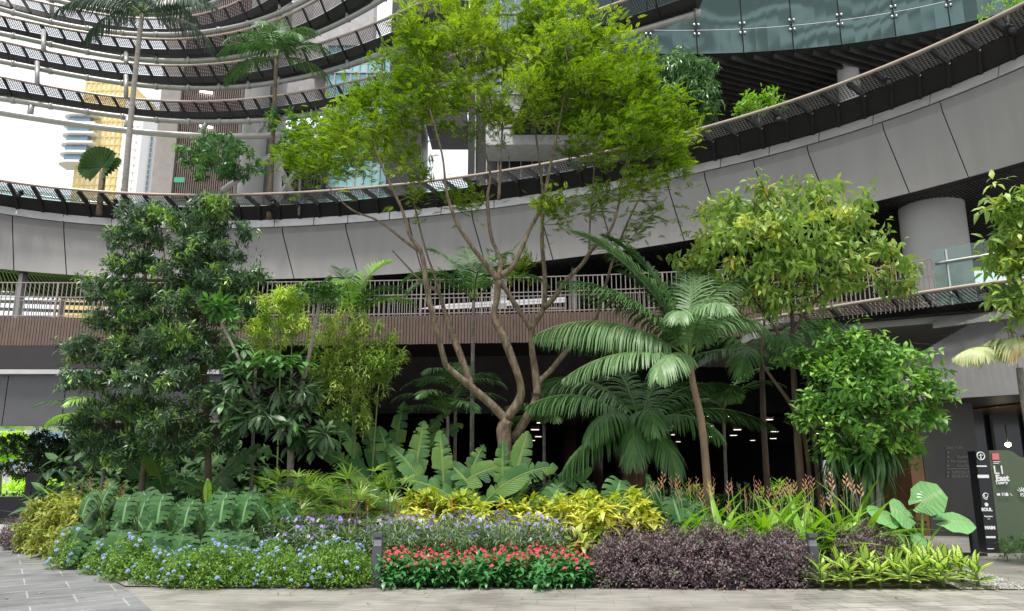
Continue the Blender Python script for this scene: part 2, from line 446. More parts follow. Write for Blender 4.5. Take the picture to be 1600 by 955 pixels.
# ------------------------------------------------------------------ upper screened rings
def ringband(label, rail, beam, tubep, zr, zb, zt, x0, x1, deg=4, step=27, r_t=.12, sh=14):
    k_ = 1.16; zr, zb, zt = zr * k_, zb * k_, zt * k_
    xs = np.linspace(x0, x1, 70)
    R, B_, T_ = fitc(rail, zr + 1.6, deg), fitc(beam, zb + 1.6, deg), fitc(tubep, zt + 1.6, deg)
    t = Thing('screened_ring', label, 'walkway screen', B_(np.array([300.]))[0], 'upper rings of mesh screens')
    r, b, q = R(xs), B_(xs), T_(xs); n = outward(b)
    g = G(); bt = b + (r - b) * .38; slab(g, b, bt, n * .3); t.part('gutter_beam', g, M_DARK, smooth=False)
    g = G(); strip(g, bt + (r - b) * .02, r); t.part('mesh_screen', g, M_PERF2, smooth=False)
    g = G(); tube(g, r, .06, 8); t.part('top_rail', g, M_RAIL)
    g = G(); tube(g, q, r_t, 12); t.part('support_tube', g, M_TUBE)
    x = x0 + 5; k = 0
    while x < x1 - 10:
        g = G(); p0 = R(np.array([x]))[0]; p1 = B_(np.array([x + sh]))[0]
        bar(g, p0 - A(0, .02, 0), lerp(p0, p1, .7), .06, .12); bar(g, lerp(p0, p1, .7), p1 - A(0, .03, 0), .07, .12)
        t.part('strut', g, M_DARK, smooth=False)
        if k % 2 == 0:
            p2 = T_(np.array([x + sh + 2]))[0]; g = G()
            tube(g, [p1 + A(0, .1, 0), p2], [.07, .07], 6); tube(g, [p2 - A(.09, 0, 0), p2 + A(.09, 0, 0)], [r_t + .03] * 2, 10); t.part('bracket', g, M_TUBE)
        x += np.interp(x, [0, 350, 700, 1050], [30, 23, 34, 60]) * step / 27; k += 1
    return t
R1 = ringband('lowest upper ring of slanted mesh screens, running from the left edge behind the feathery tree',
    [(0, 120), (58, 132), (118, 142), (196, 153), (258, 158), (330, 159), (424, 152), (471, 143), (527, 133), (616, 112), (740, 78), (933, 16), (1000, -8)],
    [(0, 148), (60, 157), (118, 166), (206, 178), (330, 184), (424, 178), (516, 163), (589, 148), (700, 118), (955, 50), (1120, 0)],
    [(0, 155), (87, 166), (148, 177), (264, 189), (330, 192), (372, 190), (424, 187), (516, 174), (589, 161), (700, 135), (956, 62), (1037, 36), (1150, 2)],
    14.4, 13.85, 13.65, -60, 1090, 5)
R2 = ringband('second upper ring of mesh screens from below, crossing behind the two deck palms',
    [(0, 64), (58, 77), (113, 88), (148, 93), (237, 101), (299, 103), (352, 100), (444, 82), (506, 66), (568, 44), (630, 18), (670, -2)],
    [(0, 90), (31, 97), (91, 107), (196, 124), (247, 129), (309, 130), (393, 124), (496, 104), (558, 87), (609, 66), (700, 20)],
    [(0, 96), (93, 114), (148, 123), (216, 133), (258, 137), (330, 138), (395, 134), (506, 113), (568, 95), (599, 85), (700, 42)],
    16.0, 15.4, 15.2, -60, 720, 4)
R3 = ringband('third upper ring of mesh screens from below, ending behind the shorter deck palm',
    [(4, 25), (56, 37), (113, 47), (237, 61), (321, 59), (368, 50), (455, 21), (492, 2)],
    [(0, 50), (58, 62), (113, 72), (206, 83), (341, 84), (393, 74), (475, 49), (527, 29), (566, 2)],
    [(0, 52), (60, 66), (113, 77), (175, 88), (247, 94), (341, 95), (430, 75), (506, 49), (537, 31), (572, 14), (595, 2)],
    17.3, 16.75, 16.5, -60, 610, 4)
R4 = ringband('fourth upper ring of mesh screens, dark panels near the top left corner',
    [(0, -11), (41, 0), (109, 13), (200, 27), (322, 22), (350, 12), (376, 0)],
    [(16, 12), (62, 25), (103, 33), (200, 52), (312, 52), (352, 40), (403, 22), (444, 0)],
    [(0, 15), (68, 31), (134, 43), (237, 57), (341, 48), (399, 31), (455, 12), (477, 2)],
    18.5, 17.85, 17.6, -60, 490, 3)
R5 = ringband('topmost ring of mesh screens, mostly cut by the top edge above the tall palm',
    [(-30, -62), (60, -35), (130, -20), (200, -10), (280, -12), (340, -35)],
    [(-30, -30), (60, -8), (130, 5), (200, 15), (280, 12), (350, -12)],
    [(-30, -25), (78, 0), (124, 8), (186, 19), (250, 23), (300, 16), (350, -4)],
    20.0, 19.2, 19.0, -60, 420, 3)
# free tube below the lowest ring, with its short posts
t = Thing('support_tube', 'long grey steel tube with short posts hanging below the lowest upper ring', 'steel tube', pz(196, 204, 16.7))
c0 = fitc([(0, 175), (47, 185), (144, 197), (196, 204), (268, 210), (330, 212), (403, 213), (470, 208), (540, 196)], 13.05 * 1.16 + 1.6, 3)
c1 = fitc([(0, 155), (87, 166), (148, 177), (264, 189), (330, 192), (372, 190), (424, 187), (516, 174)], 13.65 * 1.16 + 1.6, 3)
g = G(); tube(g, c0(np.linspace(-60, 540, 40)), .15, 12); t.part('tube', g, M_TUBE)
for x in (47, 197, 311, 402, 500):
    g = G(); a, b = c0(np.array([float(x)]))[0], c1(np.array([float(x) + (12 if x > 300 else 3)]))[0]; tube(g, [a, b], .13, 10); t.part('post', g, M_TUBE)
# a second, straight set of posts between the upper tubes
for i, (x, ya, yb, z0, z1) in enumerate([(58, 132, 97, 15.9, 17.0), (197, 152, 118, 15.9, 16.9), (68, 78, 48, 17.4, 18.6), (81, 25, -10, 19.8, 21.0), (197, 98, 82, 17.4, 18.4)]):
    t_ = obj('ring_post', tube(G(), [pz(x, ya, (z0 - 1.6) * 1.16 + 1.6), pz(x, yb, (z1 - 1.6) * 1.16 + 1.6)], .10, 10), M_TUBE)
    tag(t_, 'short grey steel post joining two upper rings, %s of five counted from the lowest' % ORD[i], 'post', 'posts between the upper rings')

# ------------------------------------------------------------------ buildings behind the ring
def facade(name, label, x0, x1, ytop, ybot, Y, depth, mwall, cols, rows, mwin, frame=.12, ground=0.0, inset=.15, balcony=None, mbal=None, cat='building'):
    a, b = py_(x0, ybot, Y), py_(x1, ybot, Y); zt = py_((x0 + x1) / 2, ytop, Y)[2]
    X0, X1 = a[0], b[0]
    t = Thing(name, label, cat, ((X0 + X1) / 2, Y, ground))
    g = G(); box(g, ((X0 + X1) / 2, Y + depth / 2 + inset, (ground + zt) / 2), (X1 - X0, depth, zt - ground)); t.part('wall', g, mwall, smooth=False)
    zs = max(ground, a[2] - 3); 
    cw = (X1 - X0) / cols; rh = (zt - zs) / rows
    for r_ in range(rows):
        g = G()
        for c_ in range(cols):
            g.add([(X0 + cw * c_ + frame / 2, Y + inset - .03, zs + rh * r_ + frame / 2), (X0 + cw * (c_ + 1) - frame / 2, Y + inset - .03, zs + rh * r_ + frame / 2),
                   (X0 + cw * (c_ + 1) - frame / 2, Y + inset - .03, zs + rh * (r_ + 1) - frame / 2), (X0 + cw * c_ + frame / 2, Y + inset - .03, zs + rh * (r_ + 1) - frame / 2)], np.array([[0, 1, 2, 3]]), [(0, 0), (1, 0), (1, 1), (0, 1)])
        t.part('window_band', g, mwin, smooth=False)
    g = G()
    for c_ in range(cols + 1): box(g, (X0 + cw * c_, Y + inset - .05, (zs + zt) / 2), (frame, .14, zt - zs))
    for r_ in range(rows + 1): box(g, ((X0 + X1) / 2, Y + inset - .09, zs + rh * r_), (X1 - X0 + .1, .1, frame))
    t.part('mullions', g, mwall, smooth=False)
    return t, X0, X1, zs, zt, rh
def winmat(name, a, b, rough=.12, metal=.3):
    m, n, l, p = newmat(name); geo = n.new('ShaderNodeNewGeometry'); r = ramp(n, [(0, a), (1, b)])
    l.new(geo.outputs['Random Per Island'], r.inputs['Fac']); l.new(r.outputs[0], p.inputs['Base Color'])
    p.inputs['Roughness'].default_value = rough; p.inputs['Metallic'].default_value = metal; return m
M_GOLD = winmat('gold_glass', (.74, .62, .34), (.84, .76, .52), .4, .05)
M_GOLDW = plain('gold_tower_frame', (.75, .55, .2), .6)
M_WHITE = plain('white_render', (.75, .73, .7), .7, var=.06)
M_BLUEG = winmat('blue_glass', (.12, .22, .33), (.3, .42, .52), .15, .3)
M_CYAN = winmat('cyan_glass', (.25, .62, .68), (.5, .8, .85), .15, .2)
M_FRAME = plain('pale_frame', (.5, .5, .5), .5)
M_DGLASS = winmat('dark_glass', (.012, .015, .018), (.04, .05, .055), .12, .2)
tw, X0, X1, zs, zt, rh = facade('office_tower', 'golden glazed tower with white rounded balconies down its left corner, beyond the ring', 112, 184, 128, 300, 120, 14, M_GOLDW, 9, 16, M_GOLD, .35, inset=.3)
zb = zs + 6
while zb < py_(128, 190, 120)[2]:
    g = G(); zb += 1.75
    a = [(X0 - 2.6, 119.6), (X0 - 1.9, 118.6), (X0 - .5, 118.2), (X0 + 3.4, 118.4), (X0 + 3.4, 122), (X0 - 2.6, 122)]
    prism(g, a, zb, zb + .42); tw.part('balcony', g, M_WHITE, smooth=False)
    g = G(); box(g, (X0 + .2, 122.2, zb + 1.0), (3.6, 6, 1.3)); tw.part('window_bay', g, M_BLUEG, smooth=False)
tw, X0, X1, zs, zt, rh = facade('apartment_tower', 'narrow white balcony tower wing with dark openings, beside the golden tower', 184, 207, 158, 300, 118, 10, M_WHITE, 3, 14, M_BLUEG, .9, inset=.3)
facade('glass_tower', 'slim blue glass tower right of the golden tower', 207, 231, 205, 300, 122, 10, M_FRAME, 4, 14, M_BLUEG, .25)
# finned core tower
t = Thing('finned_tower', 'tall brown tower clad in vertical fins behind the deck shrub', 'tower', (py_(300, 290, 38)[0], 38, 11))
a, b = py_(262, 290, 38), py_(366, 290, 38); g = G()
box(g, ((a[0] + b[0]) / 2, 41.3, 20), (b[0] - a[0], 6, 26)); t.part('wall', g, plain('tower_brown', (.10, .07, .065), .7), smooth=False)
g = G()
for x in np.linspace(a[0], b[0], 32): box(g, (x, 38.1, 20), (.055, .32, 26))
t.part('vertical_fins', g, plain('fin_brown', (.24, .18, .165), .5), smooth=False)
a = py_(245, 290, 38.); g = G(); box(g, (a[0] + .35, 41, 20), (1.1, 6.4, 26)); t.part('stone_corner', g, plain('tower_stone', (.40, .36, .34), .7, var=.1), smooth=False)
for (x, y) in ((322, 144), (322, 198)):
    g = G(); p_ = py_(x, y, 37.8); bar(g, p_ - A(.35, 0, -.05), p_ + A(.35, 0, -.05), .08); t.part('strip_light', g, emis('strip_white', (1, .97, .9), 6), smooth=False)
t = Thing('exit_sign', 'small green exit sign fixed to the finned tower', 'sign', py_(280, 281, 37.5))
g = G(); p_ = py_(280, 281, 37.6); box(g, p_, (.52, .06, .26)); t.part('panel', g, emis('exit_green', (.08, .42, .25), .8), smooth=False)
# round columns and raking struts on the deck
def column(name, label, x0, x1, yb, Y, z0, z1, mat=M_CONC, group=None, cat='column'):
    a, b = py_(x0, yb, Y), py_(x1, yb, Y); r = (b[0] - a[0]) / 2; c = (a + b) / 2
    t = Thing(name, label, cat, (c[0], Y, z0), group)
    t.part('shaft', tube(G(), [(c[0], Y, z0), (c[0], Y, z1)], r, 40, cap=False), mat)
    t.part('collar', tube(G(), [(c[0], Y, z1 - .12), (c[0], Y, z1 - .02)], r + .05, 40), mat)
    return t
column('round_column', 'tall pale grey round column right of the finned tower', 373, 411, 280, 34.5, 11.2, 30)
column('round_column', 'pale round column partly hidden behind the second deck palm', 412, 440, 280, 42, 11.2, 30)
for i, (xa, ya, xb, yb) in enumerate([(345, 300, 470, 210), (430, 320, 500, 205), (455, 300, 425, 235)]):
    o = obj('raking_strut', tube(G(), [py_(xa, ya, 33), py_(xb, yb, 33.5)], .14, 10), M_TUBE)
    tag(o, ['long grey raking strut rising right between the deck shrub and the palm', 'steep grey strut right of the deck palm trunk', 'short grey strut leaning left across the palm trunk'][i], 'strut')
facade('glass_lobby', 'cyan glazed lobby wall behind the left side of the feathery tree', 500, 604, 70, 300, 37, 1, M_FRAME, 8, 7, M_CYAN, .07, ground=11.0)
facade('escalator_hall', 'dark glazed hall front behind the deck palm trunk', 440, 500, 205, 300, 36, 1, M_DARK, 12, 2, M_DGLASS, .06, ground=11.0)
# dark core behind the feathery tree: piers with open gaps to the sky
t = Thing('core_building', 'dark building with tall openings behind the feathery tree crown', 'building', (2, 36, 11))
def pier(x0, x1, y0, y1, mat=M_VOID, Y=36, d=3, nm='pier'):
    a, b = py_(x0, y1, Y), py_(x1, y0, Y); g = G()
    box(g, ((a[0] + b[0]) / 2, Y + d / 2, (a[2] + b[2]) / 2), (b[0] - a[0], d, b[2] - a[2])); t.part(nm, g, mat, smooth=False)
M_CHAR = plain('charcoal_cladding', (.035, .035, .037), .5, var=.2)
pier(602, 665, -30, 300, M_CHAR); pier(730, 868, -30, 330, M_CHAR); pier(945, 1140, 60, 330, M_CHAR)
pier(665.5, 729.5, -30, 135, M_CHAR, nm='lintel'); pier(665.5, 729.5, 175, 197, M_CHAR, nm='lintel'); pier(868.5, 944.5, 60, 205, M_CHAR, nm='lintel')
g = G()
for k, x in enumerate(np.arange(742, 870, 18)): a_ = py_(x, 300, 35.9); bar(g, a_, a_ + A(0, 0, 14), .06)
t.part('mullions', g, M_FRAME, smooth=False)
facade('glass_box', 'grey glass box high behind the top of the feathery tree', 760, 940, -40, 58, 33, 2, M_FRAME, 8, 6, winmat('grey_glass', (.16, .22, .26), (.3, .38, .42), .1, .3), .05, ground=16.5)
# stone panels seen between the upper rings
o = obj('stone_wall', box(box(G(), py_(540, 20, 40) + A(0, 0, 2), (3.6, 1, 12)), py_(505, 55, 41) + A(0, 0, 2), (3.6, 1, 14)), plain('pale_stone', (.5, .47, .47), .7)); tag(o, 'pale stone wall glimpsed between the upper rings left of the feathery tree', 'wall')

# ------------------------------------------------------------------ curved glass bulkhead and black louvred ceiling, upper right
t = Thing('glass_bulkhead', 'curved band of reflective green glass panels above the black louvred ceiling', 'glass facade', pz(1150, 83, 17.0))
cg = fitc([(900, 79), (970, 82), (1070, 84), (1150, 83), (1230, 78), (1310, 70), (1380, 60), (1450, 48), (1560, 22)], 17.0, 3)
m, n_, l_, p_ = newmat('bulkhead_glass'); p_.inputs['Base Color'].default_value = (.10, .16, .155, 1); p_.inputs['Roughness'].default_value = .05; p_.inputs['Metallic'].default_value = .45
nz = n_.new('ShaderNodeTexNoise'); nz.inputs['Scale'].default_value = .30; nz.inputs['Detail'].default_value = 1; bp = n_.new('ShaderNodeBump'); bp.inputs['Strength'].default_value = .25; bp.inputs['Distance'].default_value = .3
tcn = n_.new('ShaderNodeTexCoord'); l_.new(tcn.outputs['Object'], nz.inputs['Vector']); l_.new(nz.outputs['Fac'], bp.inputs['Height']); l_.new(bp.outputs[0], p_.inputs['Normal']); M_BULK = m
edges = [850, 905, 960, 1014, 1090, 1162, 1240, 1315, 1400, 1485, 1575, 1665, 1760]
for i in range(len(edges) - 1):
    xs = np.linspace(edges[i] + 1, edges[i + 1] - 1, 5); a = cg(xs); a0 = a.copy(); n = outward(cg(np.linspace(850, 1760, 40)))[min(39, i * 3)]
    t.part('glass_panel', slab(G(), a, a + A(0, 0, 1.0) , n * .03), M_BULK, smooth=False, label='lower strip panel' if i == 0 else None)
    t.part('glass_panel', slab(G(), a + A(0, 0, 1.03), a + A(0, 0, 5.4), n * .03), M_BULK, smooth=False)
    g = G(); e = cg(np.array([edges[i] * 1.]))[0]; bar(g, e + n * .12, e + n * .12 + A(0, 0, 5.4), .08); t.part('glass_fin', g, M_DARK, smooth=False)
    g = G()
    for zz in (.8, 1.2, 2.8, 4.2):
        for dx in (-3.5, 3.5):
            q = cg(np.array([edges[i] + dx]))[0] + A(0, -.03, zz); tube(g, [q, q - A(0, .06, 0)], .05, 8)
    t.part('point_fixings', g, M_STEEL)
rr = Thing('screened_ring', 'unseen rings of dark screens behind the viewpoint, added for their reflection in the curved green glass band', 'walkway screen', (0, -20, 22), 'unseen screen rings added for the glass reflections')  # unseen bands behind the camera, added to streak the reflections in the glass
M_BAND = plain('reflection_band', (.05, .045, .045), .6)
for k in range(16):
    a_ = np.linspace(radians(185), radians(355), 60); R_ = 24 + k * .3; P_ = np.stack([R_ * 1.2 * np.cos(a_), R_ * np.sin(a_), np.full(60, 24 + k * 2.3) + 2.6 * np.sin(a_ * 3 + k * .5)], 1)
    rr.part('reflection_band', slab(G(), P_, P_ + A(0, 0, 1.5 - .5 * (k % 3 == 0)), A(0, -.1, 0)), M_BAND, smooth=False)
t = Thing('louvred_ceiling', 'black louvred ceiling under the curved glass band', 'ceiling', pz(1300, 90, 17.0))
g = G(); P0 = cg(np.linspace(850, 1760, 50)); no = outward(P0); 
slab(g, P0 + no * .1 + A(0, 0, .0), P0 + no * 14 + A(0, 0, .0), A(0, 0, .2)); t.part('backing', g, M_VOID, smooth=False)
g = G()
EX = np.linspace(700, 1760, 400); EP = cg(EX); dv_ = nrm(A(.92, .39, 0)); last = -99
for p0 in EP:
    k_ = p0[0] * dv_[1] - p0[1] * dv_[0]
    if abs(k_ - last) > .36: last = k_; bar(g, p0 + dv_ * .35 + A(0, 0, -.10), p0 + dv_ * 26 + A(0, 0, -.10), .10, .18)
t.part('slats', g, M_SOFFIT, smooth=False)
g = G(); q = cg(np.array([850., 1760.])); 
bo = P0 + outward(P0) * 11; slab(g, bo - A(0, 0, 6.2), bo + A(0, 0, .2), A(0, .3, 0))
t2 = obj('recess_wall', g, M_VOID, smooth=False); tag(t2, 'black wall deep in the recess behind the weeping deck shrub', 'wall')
column('round_column', 'pale round column under the black louvred ceiling, above the slanted mesh screens', 1310, 1342, 125, 27, 11.2, 17.1)
column('round_column', 'wide pale concrete column on the second level, right of the yellow-tipped tree', 1417, 1510, 400, 20.0, 4.9, 9.0)

# ------------------------------------------------------------------ second level bridge
cbz = 5.15
cb = fitc([(-120, 540), (0, 540), (300, 541), (600, 538), (740, 536), (900, 534), (1060, 529), (1300, 521), (1455, 513)], cbz, 3)
br = Thing('footbridge', 'level footbridge with brown slatted edge and bar railing behind the trees', 'footbridge', cb(np.array([700.]))[0])
xs = np.linspace(-120, 1455, 60); e = cb(xs); dn = A(0, 1, 0)
g = G(); slab(g, e + A(0, .12, .03), e + A(0, .12, .9), A(0, .12, 0)); slab(g, e + A(0, .15, .0), e + A(0, 2.8, .0), A(0, 0, .12)); slab(g, e + A(0, .15, .78), e + A(0, 2.8, .78), A(0, 0, .1))
br.part('deck', g, M_DARK, smooth=False)
g = G(); xs2 = np.linspace(-120, 1455, 330)
for p0 in cb(xs2): box(g, p0 + A(0, .05, .44), (.075, .10, .88 + random.uniform(-.01, .01)))
br.part('slatted_edge', g, M_SLAT, smooth=False)
xb = np.linspace(-120, 1235, 15)
for i in range(14):
    g = G(); q = cb(np.linspace(xb[i], xb[i + 1], 14)) + A(0, .2, .9)
    for p0 in q[:-1]: bar(g, p0, p0 + A(0, 0, 1.15), .022)
    for z_ in (.08, .68, 1.15): bar(g, q[0] + A(0, 0, z_), q[-1] + A(0, 0, z_), .03)
    bar(g, q[0], q[0] + A(0, 0, 1.15), .05, .05)
    br.part('railing_panel', g, M_BAL, smooth=False)
for i in range(14):
    g = G(); q = cb(np.linspace(xb[i], xb[i + 1], 12)) + A(0, 2.6, .9)
    for p0 in q[:-1]: bar(g, p0, p0 + A(0, 0, 1.1), .02)
    bar(g, q[0] + A(0, 0, 1.1), q[-1] + A(0, 0, 1.1), .03)
    br.part('rear_railing_panel', g, M_BAL, smooth=False)
for i, (x0, x1, Y) in enumerate([(768, 792, 27.2), (893, 901, 26.8), (28, 34, 27.6)]):
    a, b = py_(x0, 470, Y), py_(x1, 470, Y)
    o = obj('bridge_post', box(G(), ((a[0] + b[0]) / 2, Y, 7.25), (b[0] - a[0], .3, 3.1)), M_WHITE if i == 0 else M_TUBE, smooth=False)
    tag(o, ['wide pale post behind the bridge railing and the feathery tree trunk', 'slim grey post behind the bridge railing right of the feathery tree trunk', 'slim post behind the bridge railing near the left edge'][i], 'post')
t = Thing('escalator_rail', 'white sloping escalator balustrade seen through the bridge railing', 'escalator', py_(760, 480, 27))
g = G()
for dy in (0, .5): tube(g, [py_(640, 487, 27) + A(0, dy, 0), py_(700, 477, 27) + A(0, dy, 0), py_(884, 466, 27) + A(0, dy, 0)], .05, 6)
t.part('rail', g, emis('rail_painted_glow', (1, 1, 1), .5))  # weak emission makes the white rail look brightly lit; it is no lamp
g = G(); a, b = py_(650, 492, 27.4), py_(884, 486, 27.4); bar(g, a, b, .08, .3); t.part('skirt', g, M_WHITE, smooth=False)
g = G()
for x in (690, 735, 800, 850, 884): bar(g, py_(x, 492, 27), py_(x, 478 - (x - 690) * .06, 27), .04)
t.part('posts', g, M_WHITE, smooth=False)
# level-two back wall (dark) and open louvres on the far left
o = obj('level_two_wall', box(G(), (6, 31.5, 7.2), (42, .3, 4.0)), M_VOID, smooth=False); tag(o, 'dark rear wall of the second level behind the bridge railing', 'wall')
t = Thing('louvre_screen', 'horizontal white and grey louvres behind the left end of the bridge railing', 'screen', py_(90, 480, 33))
for k in range(6):
    g = G(); y = 450 + k * 12; a, b = py_(-60, y - 5, 33), py_(182, y + 3, 33); bar(g, a, b, .2, .12); t.part('louvre', g, plain('louvre_grey', (.1, .1, .1), .5) if k == 0 else bpy.data.materials['louvre_grey'], smooth=False)
for x in (95, 172):
    g = G(); a = py_(x, 500, 32.7); bar(g, a - A(0, 0, 1), a + A(0, 0, 2.4), .14); t.part('post', g, M_BAL, smooth=False)

# curved walkway of the second level on the right
cr_z = 5.5
c2r = fitc([(1180, 500), (1235, 491), (1300, 480), (1405, 464), (1480, 450.5), (1568, 440), (1610, 434)], 5.45, 2)
c2b = fitc([(1180, 516), (1235, 511), (1300, 503), (1400, 495), (1476, 490), (1590, 478)], 5.12, 2)
c2t = fitc([(1455, 501), (1520, 491), (1583, 483), (1620, 477)], 4.98, 1)
c2l = fitc([(1455, 513), (1520, 505), (1583, 497), (1620, 492)], 4.75, 1)
c2f = fitc([(1380, 630), (1440, 626), (1480, 622), (1591, 617), (1620, 614)], 3.0, 1)
w2 = Thing('level_two_walkway', 'curved second level walkway on the right with tan rail, mesh screen and grey fascia', 'walkway', c2b(np.array([1500.]))[0])
xs = np.linspace(1180, 1700, 40); r, b = c2r(xs), c2b(xs); n = outward(b)
w2.part('top_rail', tube(G(), r, .05, 10), M_RAIL)
bm = b + (r - b) * .35
w2.part('mesh_screen', strip(G(), bm, r), M_PERF, smooth=False)
w2.part('gutter_beam', slab(slab(G(), b, bm, n * .2), b, b + n * 1.2, A(0, 0, -.04)), M_DARK, smooth=False)
for x in range(1200, 1690, 48):
    g = G(); bar(g, c2r(np.array([x * 1.]))[0], c2b(np.array([x + 26.]))[0], .05, .1); w2.part('strut', g, M_DARK, smooth=False)
xs = np.linspace(1456, 1700, 12); n = outward(c2t(xs))
w2.part('metal_lip', slab(G(), c2l(xs), c2t(xs), n * .1), M_LIP, smooth=False)
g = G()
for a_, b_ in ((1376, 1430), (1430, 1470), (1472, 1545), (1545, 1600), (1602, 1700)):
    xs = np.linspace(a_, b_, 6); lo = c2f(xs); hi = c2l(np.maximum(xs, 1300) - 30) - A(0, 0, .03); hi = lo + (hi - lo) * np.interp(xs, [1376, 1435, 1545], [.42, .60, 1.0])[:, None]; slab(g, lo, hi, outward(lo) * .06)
w2.part('fascia_panels', g, plain('panel_grey_painted_shade', (.115, .112, .11), .5, var=.06), smooth=False)  # shade of the overhang put into a darker base grey
xs = np.linspace(1376, 1700, 10); lo = c2f(xs); n = outward(lo)
w2.part('soffit', slab(G(), lo + n * .1, lo + n * 10, A(0, 0, .1)), M_SOFFIT, smooth=False)
w2.part('deck', slab(G(), c2b(np.linspace(1180, 1700, 30)) + A(0, .25, 0), c2b(np.linspace(1180, 1700, 30)) + A(0, 9, 0), A(0, 0, -.2)), M_CONC, smooth=False)
g = G(); xs = np.linspace(1235, 1480, 34); q = c2r(xs) + A(0, .5, -.3)
for p0 in q: bar(g, p0, p0 + A(0, 0, 1.15), .022)
for i in range(len(q) - 1):
    for z_ in (.75, 1.15): bar(g, q[i] + A(0, 0, z_), q[i + 1] + A(0, 0, z_), .03)
w2.part('bar_railing', g, M_BAL, smooth=False)
q = c2r(np.linspace(1482, 1680, 10)) + A(0, .5, -.3)
w2.part('glass_panel', slab(G(), q, q + A(0, 0, 1.35), A(0, .015, 0)), M_GLASS, smooth=False)
w2.part('handrail', tube(G(), q + A(0, -.08, 1.0), .04, 8), M_STEEL)
w2.part('glass_post', bar(G(), q[1], q[1] + A(0, 0, 1.3), .04), M_STEEL, smooth=False)
o = obj('rear_wall', slab(G(), c2r(np.linspace(1250, 1700, 10)) + A(0, 6.5, -.5), c2r(np.linspace(1250, 1700, 10)) + A(0, 6.5, 3.6), A(0, .2, 0)), M_VOID, smooth=False)
tag(o, 'dark wall behind the wide concrete column on the second level', 'wall')

# ------------------------------------------------------------------ lower level: grey fascia on the left, dark hall with ceiling lights
t = Thing('lower_fascia', 'flat dark grey fascia with thin metal ledge under the left end of the bridge', 'fascia', py_(50, 665, 22.3))
a, b = py_(-80, 665, 22.3), py_(340, 665, 22.3); cuts = [a[0], py_(9, 620, 22.3)[0], py_(101, 620, 22.3)[0], py_(190, 620, 22.3)[0], py_(265, 620, 22.3)[0], b[0]]
g = G()
for i in range(5):
    z0 = 2.7 if i < 2 else 2.9
    box(g, ((cuts[i] + cuts[i + 1]) / 2, 22.4, (z0 + 4.2) / 2), (cuts[i + 1] - cuts[i] - .03, .2, 4.2 - z0))
t.part('panels', g, plain('lower_panel', (.10, .10, .105), .5, var=.08), smooth=False)
t.part('ledge', box(G(), ((a[0] + b[0]) / 2, 22.3, 4.28), (b[0] - a[0], .45, .13)), M_LIP, smooth=False)
t.part('recess', box(G(), ((a[0] + b[0]) / 2, 22.75, 4.75), (b[0] - a[0], .2, .82)), plain('recess_brown', (.03, .026, .026), .6), smooth=False)
xw0, xw1 = py_(112, 665, 23.6)[0], py_(345, 665, 23.6)[0]
t.part('dark_wall', box(G(), ((xw0 + xw1) / 2, 23.7, 1.4), (xw1 - xw0, .2, 2.8)), M_VOID, smooth=False)
t.part('soffit', box(G(), ((a[0] + b[0]) / 2 - .5, 27.0, 2.85), (b[0] - a[0] + 1, 9.0, .1)), plain('gloss_soffit', (.25, .24, .2), .15, .4), smooth=False)

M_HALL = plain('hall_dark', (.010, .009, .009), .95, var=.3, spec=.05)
hall = Thing('ground_floor_hall', 'deep dark ground floor hall behind the garden', 'hall', (2, 27, 0))
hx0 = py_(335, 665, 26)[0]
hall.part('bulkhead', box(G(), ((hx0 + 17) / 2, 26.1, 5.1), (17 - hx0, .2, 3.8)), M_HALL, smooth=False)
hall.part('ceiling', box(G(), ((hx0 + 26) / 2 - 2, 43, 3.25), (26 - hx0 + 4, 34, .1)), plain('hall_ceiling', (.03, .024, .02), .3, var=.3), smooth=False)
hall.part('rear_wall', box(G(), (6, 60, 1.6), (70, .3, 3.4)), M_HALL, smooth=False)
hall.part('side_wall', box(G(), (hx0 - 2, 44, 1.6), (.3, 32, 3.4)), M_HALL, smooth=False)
for (x, y) in ((950, 735), (900, 700), (800, 700), (640, 700), (1000, 700)):
    hall.part('interior_column', tube(G(), [(py_(x, 700, 34)[0], 34 + (x % 7), 0), (py_(x, 700, 34)[0], 34 + (x % 7), 3.2)], .35, 20), plain('hall_column', (.10, .055, .035), .4) if 'hall_column' not in bpy.data.materials else bpy.data.materials['hall_column'])
M_LAMP = emis('warm_ceiling_lamp', (1, .86, .68), 3.2)
LP = [(706, 667, 20), (836, 671, 16), (841, 682, 13), (831, 688, 13), (842, 660, 8), (1101, 650, 12), (1110, 665, 10), (1112, 682, 10), (1128, 694, 11), (1136, 650, 9), (1146, 680, 13), (1152, 671, 14), (1176, 688, 9), (1200, 655, 18), (1210, 674, 14), (1208, 685, 12), (1282, 677, 16), (1290, 660, 10), (1322, 668, 14), (1345, 680, 11), (1346, 690, 9), (1376, 694, 12), (665, 685, 12), (1060, 690, 9), (1050, 679, 10)]
for i, (x, y, w) in enumerate(LP):
    p0 = pz(x, y, 3.19); ww = w / F * p0[1] * .75
    t = Thing('ceiling_light', 'glowing warm ceiling light in the dark hall, %s from the left' % ORD[i] if i < 26 else '', 'ceiling light', p0, 'warm lights on the dark hall ceiling')
    t.part('housing', box(G(), p0 + A(0, 0, .0), (ww + .08, .2, .03)), M_DARK, smooth=False)
    t.part('diffuser', box(G(), p0 + A(0, 0, -.02), (ww, .15, .01)), M_LAMP, smooth=False)
# relabel by true left to right order
ls_ = sorted([o for o in bpy.data.objects if o.name.startswith('ceiling_light')], key=lambda o: o.location[0] / o.location[1])
for i, o in enumerate(ls_): o['label'] = 'glowing warm ceiling light in the dark hall, %s from the left' % ORD[i]

